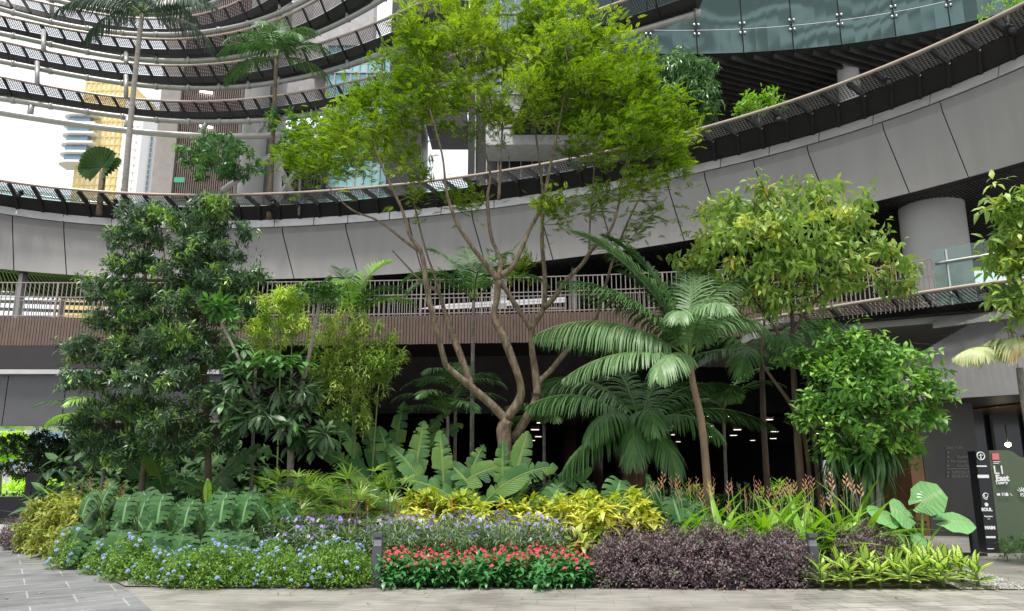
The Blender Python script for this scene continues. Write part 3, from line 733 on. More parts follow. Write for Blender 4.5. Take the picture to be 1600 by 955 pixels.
# lobby on the right
M_BRZ = plain('bronze_cladding', (.16, .085, .04), .35, .5, var=.2)
t = Thing('lobby_wall', 'dark stone lobby wall with engraved directory text, behind the big-leaved plant', 'wall', py_(1490, 850, 17.5))
p0, p1 = py_(1452, 800, 17.5), py_(1540, 800, 17.5)
t.part('slab', box(G(), ((p0[0] + p1[0]) / 2, 18.2, 1.5), (p1[0] - p0[0], 1.4, 3.0)), plain('dark_stone', (.045, .042, .04), .45, var=.25, scale=2, stretch=(1, 1, .4)), smooth=False)
t.part('bronze_edge', box(G(), (p0[0] - .16, 18.2, 1.5), (.3, 1.38, 3.0)), M_BRZ, smooth=False)
LOBBY = t
for i, (x0, x1) in enumerate([(1392, 1412), (1420, 1446)]):
    a, b = py_(x0, 750, 19.5), py_(x1, 750, 19.5)
    o = obj('lobby_column', tube(G(), [((a[0] + b[0]) / 2, 19.5, 0), ((a[0] + b[0]) / 2, 19.5, 3.0)], (b[0] - a[0]) / 2, 32), (M_BRZ, plain('mirror_column', (.35, .35, .35), .12, .9))[i])
    tag(o, ['bronze clad column left of the mirrored lobby column', 'mirror polished round lobby column beside the dark directory wall'][i], 'column')
o = obj('lobby_ceiling', box(G(), (16.3, 19.5, 2.98), (9, 6.5, .05)), plain('bronze_ceiling', (.35, .22, .12), .25, .7, var=.4, scale=6, stretch=(1, 8, 1), bump=.5, bscale=12), smooth=False); tag(o, 'bronze reflective ceiling over the lobby entrance on the right', 'ceiling')
t = Thing('lobby_glazing', 'dim glazed lobby front with dark frames behind the green totem sign', 'glazing', (14.5, 21, 0))
t.part('glass', box(G(), (15.5, 21.5, 1.5), (9, .04, 3)), M_DGLASS, smooth=False)
for x in (12.6, 13.6, 14.6, 15.6, 17): t.part('mullion', box(G(), (x, 21.4, 1.5), (.08, .12, 3)), M_DARK, smooth=False)
t = Thing('wall_lamp', 'small bright lamp glowing in the lobby above the totem sign', 'lamp', py_(1575, 695, 19))
q = py_(1575, 695, 19)
t.part('globe', tube(G(), [q - A(0, 0, .05), q - A(0, 0, .03), q + A(0, 0, .03), q + A(0, 0, .05)], [.03, .06, .06, .03], 12), emis('lamp_glow', (1, .85, .6), 25))
t.part('stem', tube(G(), [q + A(0, 0, .05), q + A(0, 0, .5)], .012, 6), M_DARK)
# ------------------------------------------------------------------ ground
def pavemat(name, c1, c2, mortar, sw, sh, rot, scale=1.0, msize=.012, rough=.6, grain=(1.2, 14, 1)):
    m, n, l, p = newmat(name)
    tc = n.new('ShaderNodeTexCoord'); mp = n.new('ShaderNodeMapping'); mp.inputs['Rotation'].default_value = (0, 0, rot); l.new(tc.outputs['Object'], mp.inputs['Vector'])
    bk = n.new('ShaderNodeTexBrick'); l.new(mp.outputs[0], bk.inputs['Vector'])
    bk.inputs['Scale'].default_value = 1.0; bk.inputs['Brick Width'].default_value = sw; bk.inputs['Row Height'].default_value = sh
    bk.inputs['Mortar Size'].default_value = msize; bk.inputs['Mortar Smooth'].default_value = .1; bk.inputs['Bias'].default_value = 0
    bk.inputs['Color1'].default_value = tuple(c1) + (1,); bk.inputs['Color2'].default_value = tuple(c2) + (1,); bk.inputs['Mortar'].default_value = tuple(mortar) + (1,)
    m2 = n.new('ShaderNodeMapping'); m2.inputs['Scale'].default_value = grain; l.new(mp.outputs[0], m2.inputs['Vector'])
    nz = n.new('ShaderNodeTexNoise'); nz.inputs['Scale'].default_value = 1.5; nz.inputs['Detail'].default_value = 8; nz.inputs['Roughness'].default_value = .65; nz.inputs['Distortion'].default_value = .6
    l.new(m2.outputs[0], nz.inputs['Vector'])
    r = ramp(n, [(.3, (.56, .56, .56)), (.72, (1.3, 1.28, 1.24))]); l.new(nz.outputs['Fac'], r.inputs['Fac'])
    mx = n.new('ShaderNodeMixRGB'); mx.blend_type = 'MULTIPLY'; mx.inputs[0].default_value = 1; l.new(bk.outputs['Color'], mx.inputs[1]); l.new(r.outputs[0], mx.inputs[2])
    nb = n.new('ShaderNodeTexNoise'); nb.inputs['Scale'].default_value = .9; nb.inputs['Detail'].default_value = 9; nb.inputs['Roughness'].default_value = .62; l.new(tc.outputs['Object'], nb.inputs['Vector'])
    r2 = ramp(n, [(.36, (.66, .65, .63)), (.50, (.96, .96, .95)), (.65, (1.08, 1.08, 1.07))]); l.new(nb.outputs['Fac'], r2.inputs['Fac'])
    mx2 = n.new('ShaderNodeMixRGB'); mx2.blend_type = 'MULTIPLY'; mx2.inputs[0].default_value = 1; l.new(mx.outputs[0], mx2.inputs[1]); l.new(r2.outputs[0], mx2.inputs[2])
    l.new(mx2.outputs[0], p.inputs['Base Color']); p.inputs['Roughness'].default_value = rough
    b = n.new('ShaderNodeBump'); b.inputs['Strength'].default_value = .25; b.inputs['Distance'].default_value = .01; l.new(nz.outputs['Fac'], b.inputs['Height']); l.new(b.outputs[0], p.inputs['Normal'])
    return m
M_BEIGE = pavemat('pale_stone_paving', (.275, .263, .245), (.32, .308, .287), (.22, .21, .195), .9, .38, .08, msize=.006)
M_SMALL = pavemat('small_stone_paving', (.26, .25, .235), (.38, .365, .34), (.17, .16, .15), .42, .30, -.12, msize=.010)
M_BLUE = pavemat('blue_grey_tile', (.185, .19, .20), (.225, .23, .24), (.38, .375, .36), .95, .62, -.593, msize=.010, grain=(1.2, 9, 1))
M_PATH = pavemat('path_tile', (.27, .26, .25), (.31, .30, .285), (.2, .19, .18), 1.2, .6, .5, msize=.006, rough=.45)
M_SOIL = plain('soil', (.03, .022, .016), .95, var=.4, scale=12, bump=.8, bscale=60)
def sheet(name, poly, z, mat, thick=None, kind='structure'):
    poly = np.asarray(poly, float)[:, :2]; g = G()
    g.add(np.c_[poly, np.full(len(poly), z)], np.arange(len(poly))[None], poly); 
    me = g.mesh(name, mat, smooth=False)
    o = obj(name, me, mat); 
    if me.polygons[0].normal.z < 0: me.flip_normals()
    return tag(o, kind=kind)
sheet('ground', [(-400, -60), (400, -60), (400, 900), (-400, 900)], 0, plain('ground_paving', (.23, .23, .23), .6, var=.1, scale=.8))
gp = lambda x, y: pz(x, y, 0)[:2]
sheet('pavement', [(-30, -6), (30, -6), (30, 10.45), gp(240, 918)[None][0] * 1.0, (-30, 10.25)], .004, M_BEIGE)
sheet('right_pavement', [gp(1235, 958), gp(1245, 924), gp(1600, 921), (30, 10.3), (30, 2), (4.5, 2)], .008, M_SMALL)
Q = [gp(236, 955), gp(196, 919), gp(120, 884), gp(62, 854), gp(0, 837)]
sheet('tiled_path', Q + [(-30, gp(0, 837)[1] + .5), (-30, 2), (-3.0, 2), (-3.3, 6)], .012, M_BLUE)
sheet('left_pavement', [gp(60, 846), gp(50, 832), gp(45, 806), (-40, gp(0, 806)[1]), (-40, gp(0, 837)[1])], .008, plain('left_concrete', (.40, .40, .39), .6, var=.08))
sheet('lobby_path', [gp(1375, 880), gp(1372, 815), (9, 21.5), (24, 21.5), (24, 11), gp(1600, 919), gp(1520, 893)], .006, M_PATH)
sheet('planting_bed', [gp(70, 851), gp(125, 878), gp(200, 909), gp(250, 918), gp(1530, 921), gp(1500, 893), gp(1425, 860), gp(1365, 818), (8.2, 19.5), (-9.5, 21), gp(45, 812), gp(48, 838)], .016, M_SOIL)
sheet('hall_floor', [(-20, 20.7), (24, 20.7), (24, 60), (-20, 60)], .010, plain('hall_floor', (.05, .04, .035), .12, var=.2))
# gravel margins: real pebbles on a stony sheet
M_GRAV = plain('gravel_grey', (.24, .23, .22), .8, var=.5, scale=60, bump=1, bscale=120)
m, n_, l_, p_ = newmat('pebbles'); ge = n_.new('ShaderNodeNewGeometry'); r_ = ramp(n_, [(0, (.10, .10, .10)), (.6, (.30, .29, .27)), (1, (.55, .53, .5))]); l_.new(ge.outputs['Random Per Island'], r_.inputs['Fac']); l_.new(r_.outputs[0], p_.inputs['Base Color']); p_.inputs['Roughness'].default_value = .7
M_PEB = m
def pebble_tmpl():
    v = A((0, 0, .6), (1, 0, 0), (.3, .95, .1), (-.8, .6, 0), (-.8, -.6, .1), (.3, -.95, 0))
    return (v, [np.array([(0, 1, 2), (0, 2, 3), (0, 3, 4), (0, 4, 5), (0, 5, 1)])], np.zeros((6, 2)))
def in_poly(P, poly):
    x, y = P[:, 0], P[:, 1]; c = np.zeros(len(P), bool); n = len(poly)
    for i in range(n):
        x1, y1 = poly[i][:2]; x2, y2 = poly[(i + 1) % n][:2]
        m_ = ((y1 > y) != (y2 > y)) & (x < (x2 - x1) * (y - y1) / (y2 - y1 + 1e-12) + x1); c ^= m_
    return c
def scatter(poly, N):
    poly = np.asarray(poly, float)[:, :2]; lo, hi = poly.min(0), poly.max(0)
    P = U(0, 1, (N * 6, 2)) * (hi - lo) + lo; P = P[in_poly(P, poly)][:N]; return P
def rotz(a):
    a = np.asarray(a); R = np.zeros((len(a), 3, 3)); R[:, 0, 0] = np.cos(a); R[:, 0, 1] = -np.sin(a); R[:, 1, 0] = np.sin(a); R[:, 1, 1] = np.cos(a); R[:, 2, 2] = 1; return R
def gravel(name, poly, N):
    sheet(name + '_bed', poly, .020, M_GRAV)
    P = scatter(poly, N); g = G(); s = U(.007, .020, len(P))
    g.inst(pebble_tmpl(), rotz(U(0, 6.28, len(P))), np.c_[P, np.full(len(P), .021)], np.c_[s, s * U(.6, 1, len(P)), s * .8])
    o = obj(name, g, M_PEB, smooth=False); tag(o, kind='stuff')
    return o
tag(gravel('gravel', [gp(0, 836), gp(62, 853), gp(120, 883), gp(196, 918), gp(330, 920), gp(590, 919), gp(590, 913), gp(260, 908), gp(190, 888), gp(120, 862), gp(60, 838)], 5000), 'grey gravel strip along the left edge of the planting bed', 'gravel')
tag(gravel('gravel', [gp(1460, 905), gp(1500, 893), gp(1540, 897), gp(1604, 919), gp(1600, 923), gp(1500, 923)], 2600), 'grey gravel triangle right of the striped dieffenbachia', 'gravel')

# ------------------------------------------------------------------ bollards, posts, signs
M_BOL = plain('bollard_grey', (.10, .105, .125), .45, .3, var=.06)
def bollard(label, x, yt, yb):
    b = pz(x, yb, 0.0); s = (yb - yt) / F * b[1] * 1.0; s = py_(x, yt, b[1])[2]
    t = Thing('bollard', label, 'bollard', b, 'garden bollard lights')
    w = .125
    t.part('post', box(G(), b + A(0, 0, (s - .17) / 2), (w, w, s - .17)), M_BOL, smooth=False)
    g = G(); box(g, b + A(0, 0, s - .02), (w, w, .05)); box(g, b + A(0, w * .35, s - .11), (w, w * .3, .14)); t.part('head', g, M_BOL, smooth=False)
    t.part('lens', box(G(), b + A(0, -.005, s - .125), (w * .8, w * .45, .08)), plain('frosted_lens', (.35, .36, .38), .3) if 'frosted_lens' not in bpy.data.materials else bpy.data.materials['frosted_lens'], smooth=False)
    t.part('base_plate', box(G(), b + A(0, 0, .012), (w + .05, w + .05, .02)), M_BOL, smooth=False)
bollard('grey square bollard light between the blue and the red flowers', 588, 833, 917)
bollard('grey square bollard light among the dark purple shrubs on the right', 1274, 834, 910)

def text(parent, s, size, center, rotation, mat, label='lettering', bold=0.0, sx=1.0, align='CENTER', depth=.003):
    cu = bpy.data.curves.new(label, 'FONT'); cu.body = s; cu.size = size; cu.align_x = align; cu.align_y = 'CENTER'; cu.extrude = depth; cu.offset = bold
    tmp = bpy.data.objects.new('tmp', cu); COL.objects.link(tmp)
    dg = bpy.context.evaluated_depsgraph_get(); dg.update(); me = bpy.data.meshes.new_from_object(tmp.evaluated_get(dg))
    bpy.data.objects.remove(tmp); me.materials.clear(); me.materials.append(mat)
    o = bpy.data.objects.new(label, me); COL.objects.link(o); o.parent = parent
    pl = Vector(parent.location); o.location = Vector(center) - pl; o.rotation_euler = rotation; o.scale = (sx, 1, 1); return o
M_WTXT = plain('white_lettering', (.85, .85, .85), .5, var=.02)
M_GREEN = plain('sign_green', (.075, .11, .06), .5, var=.05)
M_BLK = plain('sign_black', (.008, .009, .014), .35, var=.1)
M_RED = plain('sign_red', (.75, .16, .2), .5, var=.03)
SY = 14.2
sgn = Thing('totem_sign', 'tall green and black totem sign reading L1 East Tower at the right edge', 'sign', py_(1550, 866, SY))
def sp(x, y, off=0.0): q = py_(x, y, SY - off); return q
def flat(poly, th, y0=0.0):
    g = G(); P = np.array([sp(x, y, y0) for x, y in poly]); n = len(P)
    B = P + A(0, th, 0); i = np.arange(n); j = (i + 1) % n
    g.add(np.concatenate([P, B]), [np.arange(n)[None], (np.arange(n)[::-1] + n)[None], np.stack([j, i, i + n, j + n], 1)]); return g
sgn.part('black_panel', flat([(1524, 705), (1544.5, 704), (1562, 867), (1543, 867)], .25), M_BLK, smooth=False)
sgn.part('green_panel', flat([(1545, 704), (1575, 703.5), (1583, 706), (1589, 711), (1594, 714), (1600, 715), (1608, 724), (1616, 728), (1622, 740), (1640, 870), (1562.5, 867)], .22, -.02), M_GREEN, smooth=False)
RX = (radians(90), 0, 0)
def st(s, size, x, y, mat=M_WTXT, **k): text(sgn.o, s, size, sp(x, y, .012 if x > 1544 and y < 800 or x > 1563 else .012), RX, mat, **k)
st('L1', .215, 1561, 735, bold=.002); st('East', .15, 1566, 747.5, bold=.006); st('Tower', .085, 1565, 754.5, bold=.003)
sgn.part('red_logo', flat([(1550, 708.5), (1560.5, 708.5), (1561.5, 718.5), (1551, 718.5)], .01, .012), M_RED, smooth=False)
sgn.part('logo_caption', (lambda g: [g.merge(flat([(1552, y), (1563 - k * 2, y), (1563 - k * 2, y + 1.0), (1552, y + 1.0)], .01, .012)) for k, y in enumerate((721, 723.5))] and g)(G()), M_WTXT, smooth=False)
# pictograms: bed, cutlery, house, arrow
for k, (poly) in enumerate([[(1557.5, 771), (1562.5, 771), (1563, 774.5), (1558, 774.5)], [(1565.5, 770), (1566.6, 770), (1567, 775), (1566, 775)], [(1568.3, 770), (1569.3, 770), (1569.7, 775), (1568.7, 775)], [(1571, 772), (1573, 769.5), (1575.5, 772), (1575.8, 775), (1571.3, 775)], [(1578, 771), (1579, 771), (1582, 774.5), (1581, 775)]]):
    sgn.part('pictogram', flat(poly, .008, .012), M_WTXT, smooth=False)
g = G()
for a_ in np.linspace(.5, 2.6, 5): q = sp(1597, 770, .02); bar(g, q + A(cos(a_) * .03, 0, sin(a_) * .03), q + A(cos(a_) * .10, 0, sin(a_) * .10), .014, .01)
sgn.part('sunburst_logo', g, M_WTXT, smooth=False); st('B2', .085, 1598, 773.5, bold=.003)
# black panel logos from the top
g = G(); q = sp(1532.5, 712.5, .02); a_ = np.linspace(0, 2 * pi, 25); tube(g, np.c_[q[0] + .07 * np.cos(a_), np.full(25, q[1]), q[2] + .07 * np.sin(a_)], .009, 6, cap=False)
bar(g, q + A(-.04, 0, .01), q + A(.045, 0, .015), .018, .01); bar(g, q + A(0, 0, .04), q + A(-.005, 0, -.05), .018, .01); sgn.part('round_logo', g, M_WTXT, smooth=False)
for (x0, x1, y0, y1) in ((1526, 1541.5, 727.5, 729.5), (1527.5, 1545, 742, 747)):
    sgn.part('name_strip', flat([(x0, y0), (x1, y0), (x1 + .5, y1), (x0 + .5, y1)], .008, .01), M_WTXT, smooth=False)
g = G(); q = sp(1540.5, 775.5, .02)
for r_, s_ in ((.055, .5), (.03, 2.2)): a_ = np.linspace(s_, s_ + 4.6, 14); tube(g, np.c_[q[0] + r_ * np.cos(a_), np.full(14, q[1]), q[2] + r_ * np.sin(a_)], .008, 5)
sgn.part('swirl_logo', g, M_WTXT, smooth=False)
g = G(); q = sp(1541.5, 788.5, .02); a_ = np.linspace(0, 2 * pi, 17); tube(g, [q, q + A(0, .008, 0)], [.034, .034], 16); sgn.part('heart_logo', g, M_WTXT, smooth=False)
st('SOUL', .078, 1542, 796.5, bold=.004); st('Roasters', .042, 1544.5, 807, bold=.001); st('coffee', .022, 1545, 811); st('MAIN', .075, 1547, 825, bold=.006)
sgn.part('name_strip', flat([(1540.5, 838), (1555.5, 838), (1556, 841), (1541, 841)], .008, .01), M_WTXT, smooth=False)
sgn.part('name_strip', flat([(1543, 857), (1553, 857), (1553, 858.2), (1543, 858.2)], .008, .01), M_WTXT, smooth=False)
# directory lettering on the stone wall
M_DIM = plain('dim_lettering', (.30, .29, .27), .5, var=.05)
def wt(s, size, x, y): text(LOBBY.o, s, size, py_(x, y, 17.48), RX, M_DIM, align='LEFT')
wt('DIRECTORY', .075, 1477, 700); wt('Skydeck & Bar', .085, 1495, 714); wt('The Green Link', .085, 1485, 721); wt('Food Street', .085, 1495, 728)
wt('OFFICES (EAST', .09, 1487, 738.5); wt('RESIDENCES', .09, 1487, 744.5)
LOBBY.part('rule', bar(G(), py_(1480, 732.5, 17.48), py_(1538, 732.5, 17.48), .01, .01), M_DIM, smooth=False)
for y in (707, 714, 721, 728, 738.5, 744.5): LOBBY.part('bullet', tube(G(), [py_(1481, y, 17.48), py_(1481, y, 17.47)], .025, 10), M_DIM)
LOBBY.part('icon', box(G(), py_(1529, 721, 17.48), (.08, .01, .08)), M_DIM, smooth=False)
# low post in front of the totem
t = Thing('low_post', 'short black metal post with flat foot beside the totem sign', 'post', py_(1524, 866, 14.0))
q = py_(1524, 867, 13.8); t.part('post', box(G(), A(q[0], q[1], .33), (.10, .10, .66)), M_BLK, smooth=False); t.part('foot', box(G(), A(q[0] - .1, q[1], .03), (.55, .14, .05)), M_BLK, smooth=False)
# camera pole
t = Thing('camera_pole', 'slim black pole carrying a white camera with two small antennas', 'camera pole', py_(1050, 780, 15.6))
q = py_(1047, 690, 15.6); t.part('pole', tube(G(), [A(q[0], 15.6, 0), A(q[0], 15.6, q[2] + .2)], .025, 10), M_BLK)
q = py_(1041, 667, 15.5); g = G(); box(g, q, (.26, .14, .07)); box(g, q + A(.03, 0, -.07), (.16, .12, .04)); cb_ = t.part('camera_body', g, M_WHITE, smooth=False)
t.part('antenna', bar(G(), q + A(-.12, 0, .04), q + A(-.135, 0, .19), .014), M_WHITE, cb_, smooth=False); t.part('antenna', bar(G(), q + A(-.07, 0, .04), q + A(-.04, 0, .17), .014), M_WHITE, cb_, smooth=False)
# poster board behind the flowers
t = Thing('poster_board', 'narrow white poster board with black round emblem behind the orange flowers', 'sign', py_(1296, 790, 17))
p0, p1 = py_(1285, 719, 17), py_(1307, 790, 17); g = G(); box(g, ((p0[0] + p1[0]) / 2, 17, (p0[2]) / 2 + .1), (p1[0] - p0[0], .06, p0[2] - .2)); t.part('board', g, plain('poster_lilac', (.62, .6, .68), .5), smooth=False)
g = G(); q = py_(1297, 741, 16.95); tube(g, [q, q - A(0, .01, 0)], [.09, .09], 20); t.part('emblem', g, M_BLK)
g = G(); q = py_(1297, 741, 16.93); tube(g, [q, q - A(0, .01, 0)], [.06, .06], 20); t.part('emblem_face', g, plain('emblem_cream', (.6, .5, .3), .5))
t.part('text_block', box(G(), py_(1297, 756, 16.96), (.2, .01, .06)), M_BLK, smooth=False); t.part('feet', box(G(), ((p0[0] + p1[0]) / 2, 17, .04), (.3, .3, .06)), M_BLK, smooth=False)

# ------------------------------------------------------------------ beyond the open left side
L = Thing('low_wall', 'low black wall at the far end of the left pavement', 'wall', py_(0, 805, 24.3))
a, b = py_(-60, 805, 24.6), py_(44, 805, 24.6); L.part('wall', box(G(), ((a[0] + b[0]) / 2, 24.8, .28), (b[0] - a[0], .4, .56)), M_BLK, smooth=False)
sheet('lawn', [(-60, 29), (-15, 29), (-15, 60), (-60, 60)], .03, plain('lawn_green', (.20, .38, .03), .9, var=.25, scale=6, bump=.6, bscale=60))
t = Thing('brick_pillar', 'dark stacked stone pillar behind the purple foliage at the left', 'pillar', py_(50, 805, 23.0))
g = G(); q = pz(50, 808, 0)
for k in range(17):
    z = .05 + k * .075
    for s_ in (-1, 1): box(g, (q[0] + s_ * .12 + random.uniform(-.02, .02), q[1], z), (.24 * random.uniform(.9, 1), .4, .066))
t.part('stones', g, plain('dark_stone_block', (.03, .03, .038), .7, var=.4, scale=9), smooth=False)
t.part('core', box(G(), (q[0], q[1], .66), (.42, .34, 1.3)), M_BLK, smooth=False)
t = Thing('far_building', 'pale grey glazed building beyond the lawn on the far left', 'building', (-45, 80, 0))
t.part('wall', box(G(), (-58, 86, 6), (40, 6, 12)), M_FRAME, smooth=False)
for k in range(8): t.part('window', box(G(), (-74 + k * 4.6, 82.9, 4.2), (3.6, .1, 6)), M_BLUEG, smooth=False)
# ------------------------------------------------------------------ leaf shapes and orientation
def frames(d, up=None):
    d = nrm(d); up = np.broadcast_to(A(0, 0, 1) if up is None else up, d.shape)
    x = np.cross(d, up); bad = np.linalg.norm(x, axis=-1) < 1e-3; x[bad] = A(1, 0, 0); x = nrm(x); z = np.cross(x, d)
    return np.stack([x, d, z], -1)
def prof(kind, t):
    if kind == 'oval': return np.sin(pi * t ** .9) ** .75
    if kind == 'lance': return np.sin(pi * t ** .7) ** 1.1
    if kind == 'ovate': return np.sin(pi * t ** .6) ** .8
    if kind == 'strap': return np.minimum(1, t * 6) * (1 - t ** 3) ** .8 * (.75 + .25 * np.sin(pi * t))
    if kind == 'obov': return np.sin(pi * t ** 1.5) ** .9
def leaf_t(Ln, W, seg=3, kind='oval', droop=.25, fold=.15, rows=3, petiole=0.0, wave=0.0):
    seg = max(seg, 2); t = np.linspace(0, 1, seg + 1); w = W / 2 * np.maximum(prof(kind, t), .04)
    V = []; uv = []
    for i, (tt, ww) in enumerate(zip(t, w)):
        y = petiole + Ln * tt * (1 - droop * .35 * tt); z = -droop * Ln * tt * tt
        wv = wave * W * (1 if i % 2 else -1)
        if rows == 3: V += [(-ww, y, z + fold * ww + wv), (0, y, z), (ww, y, z + fold * ww - wv)]; uv += [(0, tt), (.5, tt), (1, tt)]
        else: V += [(-ww, y, z), (ww, y, z)]; uv += [(0, tt), (1, tt)]
    f = []
    for i in range(seg):
        b = i * rows
        for k in range(rows - 1): f.append((b + k, b + k + 1, b + rows + k + 1, b + rows + k))
    return (np.array(V, float), [np.array(f)], np.array(uv, float))
def tm(parts):                          # join templates: list of (template, R, T, S)
    g = G()
    for t, R, T, S in parts: g.inst(t, np.array([R]), np.array([T]), np.array([S]))
    return g.tmpl()
def euler(yaw, pitch, roll=0.0):
    cy, sy, cp, sp_, cr, sr = cos(yaw), sin(yaw), cos(pitch), sin(pitch), cos(roll), sin(roll)
    Rz = np.array([[cy, -sy, 0], [sy, cy, 0], [0, 0, 1]]); Rx = np.array([[1, 0, 0], [0, cp, -sp_], [0, sp_, cp]]); Ry = np.array([[cr, 0, sr], [0, 1, 0], [-sr, 0, cr]])
    return Rz @ Rx @ Ry
def dirs(yaw, el): return np.stack([np.cos(el) * np.sin(yaw), np.cos(el) * np.cos(yaw), np.sin(el)], -1)

# ------------------------------------------------------------------ branching
class Tree:
    def __init__(s): s.P = []; s.par = []; s.r = []; s.skel = []
    def branch(s, pts, r0, r1, sm=5, parent=None):
        P = smooth_path(pts, sm) if len(pts) > 2 else np.array(pts); K = len(P)
        ph = RNG.uniform(0, 6, 3); P = P + .03 * np.sin(np.linspace(0, 9, K)[:, None] + ph) * np.minimum(1, np.linspace(0, 3, K))[:, None] * (r0 * 6)
        R = np.linspace(r0, r1, K) * (1 + .10 * np.sin(np.linspace(0, 14, K) + ph[0]))
        s.skel.append((P, R))
        for i in range(K): s.P.append(P[i]); s.par.append(-1); s.r.append(R[i])
        return s
    def grow(s, targets, step=.35, up=.25, rt=.006, pw=.45, jit=.05):
        nb = len(s.P); P = [p for p in s.P]; par = list(s.par)
        T = np.asarray(targets); base = np.array(P)
        d0 = np.array([np.min(np.linalg.norm(base - t, axis=1)) for t in T]); T = T[np.argsort(d0)]
        buf = np.zeros((nb + len(T) * 30 + 10, 3)); buf[:nb] = base; n = nb; cnt = [0] * nb
        ends = []; 
        for t in T:
            dd = t - buf[:n]; L = np.linalg.norm(dd, axis=1); cost = L + up * np.maximum(0, -dd[:, 2]) * 2 + np.where(np.arange(n) < nb, -.0, .05)
            j = int(np.argmin(cost)); a = buf[j].copy(); Ld = L[j]
            k = max(1, int(Ld / step)); prev = j
            k = min(k, 12)
            for i in range(1, k + 1):
                f = i / k; q = a + (t - a) * f; q = q + A(0, 0, -1) * sin(pi * f) * Ld * .06 + RNG.normal(0, jit, 3) * (1 if i < k else 0) * min(1, Ld)
                buf[n] = q; par.append(prev); prev = n; n += 1
            ends.append(prev)
        c = np.zeros(n)
        for e in ends: c[e] += 1
        for i in range(n - 1, nb - 1, -1):
            if par[i] >= 0: c[par[i]] += c[i]
        # chains
        kids = {}
        for i in range(nb, n): kids.setdefault(par[i], []).append(i)
        g = G()
        for p0, ks in kids.items():
            ks.sort(key=lambda q: -c[q])
            for idx, k_ in enumerate(ks):
                if p0 >= nb and idx == 0: continue            # continued by its own chain
                ch = [p0, k_]; q = k_
                while q in kids: q = max(kids[q], key=lambda z: c[z]); ch.append(q)
                rad = np.array([rt * max(1, c[z]) ** pw for z in ch]); rad[0] = rad[1]
                if p0 < nb: rad = np.minimum(rad, s.r[p0] * .8)
                rad[-1] *= .6
                tube(g, buf[ch], rad, 5 if rad[0] > .015 else 3, cap=False)
        s.g = g; return g
    def trunk(s, n=9):
        g = G()
        for P, R in s.skel: tube(g, P, R, n)
        return g
def blob(x, y, rx, ry, Y, dY, n, shell=.55):
    """targets in an uneven ellipsoid, given by its outline in the photograph and its real depth"""
    c = py_(x, y, Y); k = np.linalg.norm(c - A(0, 0, CAMZ)) / F
    d = nrm(RNG.normal(0, 1, (n, 3))); r = U(shell ** 3, 1, n) ** (1 / 3)
    P = d * r[:, None] * A(rx * k, dY, ry * k)
    return c + P
def ground_at(x, Y): q = py_(x, 700, Y); return A(q[0], Y, 0)

# ------------------------------------------------------------------ plant materials
M_BARK = plain('bark_tan', (.17, .13, .085), .9, var=.55, scale=16, bump=1.0, bscale=45, stretch=(1, 1, .35))
M_BARKD = plain('bark_brown', (.12, .08, .055), .85, var=.4, scale=9, bump=.7, bscale=30, stretch=(1, 1, .35))
M_BARKG = plain('bark_grey', (.22, .20, .17), .85, var=.35, scale=9, bump=.5, bscale=30)
M_STEM = plain('green_stem', (.12, .19, .05), .5, var=.25)
M_FEATH = leafmat('feathery_leaf', (.05, .10, .008), (.165, .265, .026), (.27, .38, .04), (.5, .66), trans=.4, ns=.55, rough=.5, spec=.25)
M_EVG = leafmat('evergreen_leaf', (.026, .06, .032), (.10, .17, .08), (.24, .40, .06), (.56, .66), trans=.2, ns=2.4, rough=.32, spec=.5)
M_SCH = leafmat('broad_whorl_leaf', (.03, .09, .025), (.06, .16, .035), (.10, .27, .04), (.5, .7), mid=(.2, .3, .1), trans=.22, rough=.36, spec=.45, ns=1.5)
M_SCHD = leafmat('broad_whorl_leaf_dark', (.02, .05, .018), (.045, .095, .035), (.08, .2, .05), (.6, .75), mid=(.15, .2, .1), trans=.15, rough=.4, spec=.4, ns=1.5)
M_REFL = leafmat('striped_narrow_leaf', (.13, .22, .04), (.26, .36, .09), (.40, .47, .11), (.45, .65), trans=.3, ns=1.2)
M_YEL = leafmat('yellow_bamboo_leaf', (.26, .38, .05), (.44, .54, .12), None, trans=.35)
M_PALM = leafmat('palm_leaflet', (.035, .095, .025), (.08, .17, .045), None, trans=.25, rough=.42, spec=.4)
M_PALMB = leafmat('palm_leaflet_blue', (.09, .18, .07), (.17, .27, .12), None, trans=.25, rough=.42, spec=.4)
M_PALMN = leafmat('palm_leaflet_young', (.16, .32, .04), (.24, .42, .07), None, trans=.35, rough=.35)
M_PALMP = leafmat('palm_leaflet_pale', (.30, .36, .16), (.40, .42, .2), (.3, .22, .1), (.55, .7), trans=.25, rough=.45, ns=3)
M_MANGO = leafmat('yellow_tipped_leaf', (.10, .20, .035), (.25, .36, .07), (.40, .45, .08), (.56, .68), mid=(.3, .35, .12), trans=.3, rough=.42, spec=.4, ns=1.6)
M_MANGOR = leafmat('flushed_leaf', (.45, .25, .04), (.5, .42, .08), None, trans=.3, rough=.35)
M_DENSE = leafmat('dense_green_leaf', (.05, .15, .03), (.13, .29, .05), (.24, .42, .07), (.48, .66), mid=(.3, .45, .15), trans=.25, rough=.38, spec=.45, ns=1.8)
M_DECK = leafmat('deck_shrub_leaf', (.03, .10, .03), (.08, .2, .05), (.18, .34, .04), (.55, .7), trans=.25, rough=.35)
M_BAN = leafmat('banana_leaf', (.022, .08, .018), (.05, .14, .034), (.08, .16, .03), (.48, .62), ns=2.2, edge=((.22, .13, .04), .455, 9.0), mid=(.32, .42, .12), veins=26, vdark=.955, trans=.25, rough=.5, spec=.28)
M_MON = leafmat('monstera_leaf', (.012, .05, .012), (.055, .14, .036), None, mid=(.18, .34, .15), trans=.15, rough=.5, spec=.3)
M_STRAP = leafmat('strap_leaf', (.03, .085, .022), (.075, .17, .04), None, trans=.2, rough=.35)
